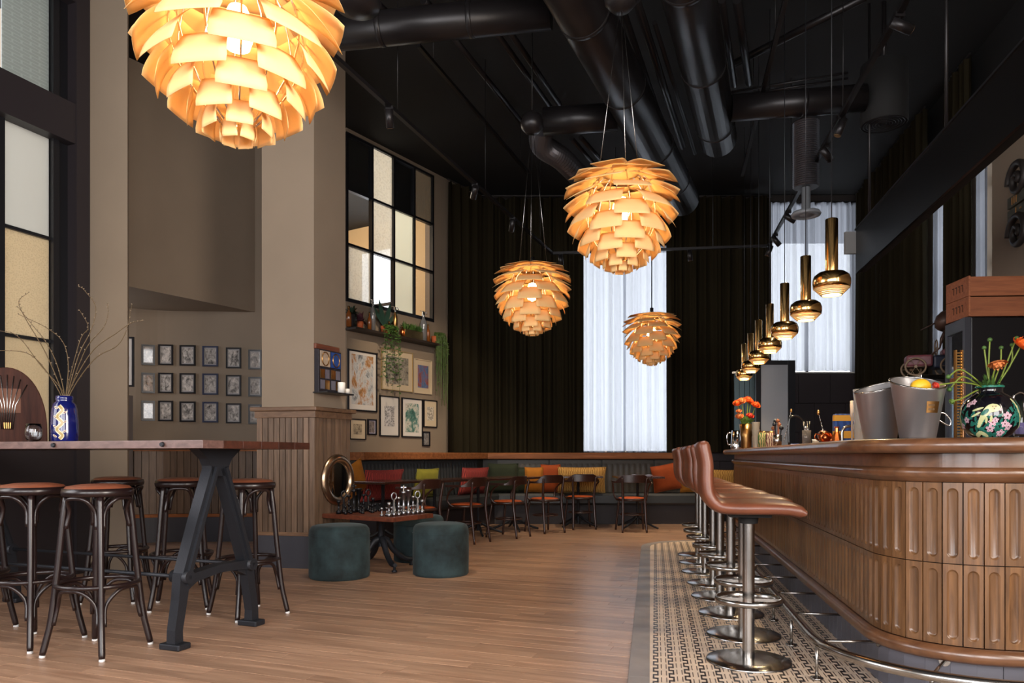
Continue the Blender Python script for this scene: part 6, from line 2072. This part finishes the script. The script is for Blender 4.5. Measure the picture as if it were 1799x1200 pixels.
def tumblers(px, d, n_, r_, h_, lab, m_=M_TG):
    for k in range(n_):
        t = thing('tumbler', lab % (ORD[k] + ' from the bottom'), 'glass', bt(px, d) + Vector((0, 0, k * h_ * .62)), group='stacked tumblers on the bar')
        MB().lathe([(0, .001), (r_ * .78, .001), (r_, h_), (r_ * .94, h_), (r_ * .72, .012), (0, .01)], 18, smooth=False).build('glass', m_, t)
tumblers(1328, 7.6, 3, .042, .12, 'faceted tumbler in the stack beside the bronze vase, %s')
tumblers(1512, 4.35, 4, .042, .11, 'cut glass tumbler in the stack beside the ice buckets, %s')
def jar(px, d, r_, h_, lab, m_, fm, fill):
    t = thing('jar', lab, 'jar', bt(px, d))
    MB().lathe([(0, .0), (r_, 0), (r_, h_ * .85), (r_ * .9, h_), (0, h_)], 18).build('body', m_, t)
    MB().lathe([(r_ * .92, h_), (r_ * .92, h_ * 1.1), (0, h_ * 1.1)], 18).build('lid', fm, t)
jar(1341, 7.3, .05, .15, 'patterned green and cream jar in the row at the far end', stripe('green_print', (70, 110, 60), (196, 176, 120), 20, True), M_BRASSD, None)
jar(1355, 7.0, .05, .14, 'patterned cream and plum jar right of the green one', stripe('plum_print', (110, 60, 60), (206, 186, 150), 20, True), M_BRASSD, None)
t = thing('tool_cup', 'steel cup of wooden and dark bar tools', 'cup', bt(1366, 6.3))
MB().lathe([(0, 0), (.032, 0), (.038, .10), (.035, .10), (.03, .01), (0, .008)], 20).build('cup', M_STEEL, t)
for k in range(7):
    a = 2 * PI * k / 7
    tip = Vector((.035 * math.cos(a), .03 * math.sin(a), .16 + .03 * (k % 3)))
    MB().tube([(.015 * math.cos(a), .015 * math.sin(a), .03), tip], .004, 5).lathe([(0, -.02), (.016, -.01), (.018, .005), (0, .02)], 10, Matrix.Translation(tip)).build('tool', M_CRATE if k % 2 else M_IRON, t)
def spoon(px0, py0, px1, py1, d, lab):
    a, b = P(px0, py0, d), P(px1, py1, d + .02)
    a.z = max(a.z, BZ + .004)
    t = thing('bar_spoon', lab, 'spoon', a)
    r_ = b - a
    N = 40
    pts = [r_ * (k / N) + Vector((.003 * math.cos(k * 1.6), .003 * math.sin(k * 1.6), 0)) for k in range(N + 1)]
    MB().tube(pts, .0035, 6).build('twisted_shaft', M_STEEL, t)
    MB().lathe([(0, -.018), (.009, -.012), (.011, 0), (.008, .012), (0, .02)], 10, Matrix.Translation(r_)).build('knob', M_BRASSD, t)
spoon(1377, 775, 1390, 722, 6.0, 'long twisted bar spoon leaning beside the tool cup')
spoon(1452, 786, 1438, 725, 5.3, 'twisted bar spoon leaning above the copper cup')
t = thing('straw_glass', 'dark glass of thin metal straws', 'glass', bt(1417, 5.4))
MB().lathe([(0, .001), (.03, .001), (.032, .11), (.0305, .11), (.028, .008), (0, .006)], 20).build('glass', mat('smoked_glass', (110, 104, 100), .05, metal=.2, alpha=.6), t)
for k in range(7):
    a = 2 * PI * k / 7
    MB().tube([(.012 * math.cos(a + 2), .012 * math.sin(a + 2), .01), (.026 * math.cos(a), .02 * math.sin(a), .175)], .002, 5).build('straw', M_STEEL, t)
t = thing('copper_cup', 'copper cup lying on its side on the bar', 'cup', bt(1449, 5.1))
MB().lathe([(0, 0), (.036, 0), (.042, .035), (.042, .085), (.039, .085), (.038, .035), (0, .006)], 24, Matrix.Translation((0, .04, .068)) @ Matrix.Rotation(PI / 2 + .3, 4, 'X')).build('bowl', M_COPPER, t)
MB().tube([(-.045, -.01, .03), (-.075, -.01, .045), (-.07, -.01, .075), (-.042, -.01, .07)], .005, 6).build('handle', M_COPPER, t)
t = thing('copper_decanter', 'faceted copper decanter beside the cup', 'decanter', bt(1470, 4.95))
MB().lathe([(0, 0), (.042, 0), (.040, .02), (.014, .085), (.014, .11), (.018, .118), (0, .12)], 8, smooth=False).build('body', M_COPPER, t)
t = thing('small_jar', 'small white topped glass jar beside the straws', 'jar', bt(1433, 5.5))
MB().lathe([(0, 0), (.024, 0), (.024, .035), (0, .035)], 16).build('glass', M_TG, t)
MB().lathe([(.025, .0355), (.025, .045), (0, .046)], 16).build('lid', M_WHITE, t)
t = thing('glass_dish', 'low blue glass dish in the row on the bar', 'dish', bt(1400, 5.9))
MB().lathe([(0, 0), (.045, 0), (.05, .018), (.045, .018), (0, .008)], 20).build('dish', mat('blue_glass', (120, 140, 190), .1, coat=.5), t)
t = thing('steel_arch_tap', 'thick steel arch tap between decanter and tumblers', 'tap', bt(1492, 4.75))
MB().tube(cr([Vector((-.045, 0, .0)), Vector((-.045, 0, .075)), Vector((-.03, 0, .105)), Vector((.0, 0, .115)), Vector((.04, 0, .115))], 6), .009, 10).build('spout', M_STEEL, t)
MB().box(-.05, .05, -.03, .03, 0, .012).build('base', M_STEEL, t, bev=.003)
t = thing('coffee_bag', 'blue and yellow printed bag standing behind the tap', 'bag', bt(1487, 5.15))
MB().prism([(-.095, -.03), (.095, -.03), (.085, .04), (-.085, .04)], 0, .215).build('bag', stripe('blue_print', (22, 44, 92), (30, 60, 116), 10, True), t, bev=.015)
MB().box(-.096, .096, -.032, .0, .165, .205).build('gold_band', mat('ochre_print', (178, 128, 40), .5), t)
MB().box(-.096, .096, -.032, .0, .045, .095).build('gold_band', mat('ochre_print', (178, 128, 40), .5), t)
t = thing('beer_tap_column', 'white cylinder tap handle rising behind the bucket', 'tap', bt(1497, 4.6))
MB().lathe([(0, 0), (.006, 0), (.006, .16), (.012, .165), (.012, .265), (0, .268)], 16).build('handle', mat('pale_wood', (190, 170, 150), .5), t)
t = thing('goose_neck_tap', 'black goose neck tap before the glass screen', 'tap', bt(1404, 5.75))
MB().tube(cr([Vector((-.06, .05, 0)), Vector((-.06, .05, .18)), Vector((-.045, .05, .225)), Vector((.0, .05, .235)), Vector((.05, .05, .20)), Vector((.07, .05, .15))], 6), .007, 8).build('neck', mat('tap_black', (20, 20, 22), .2, coat=.5), t)
MB().lathe([(0, -.012), (.012, -.008), (.012, .008), (0, .012)], 12, Matrix.Translation((.07, .05, .148))).build('nozzle', M_CHROME, t)
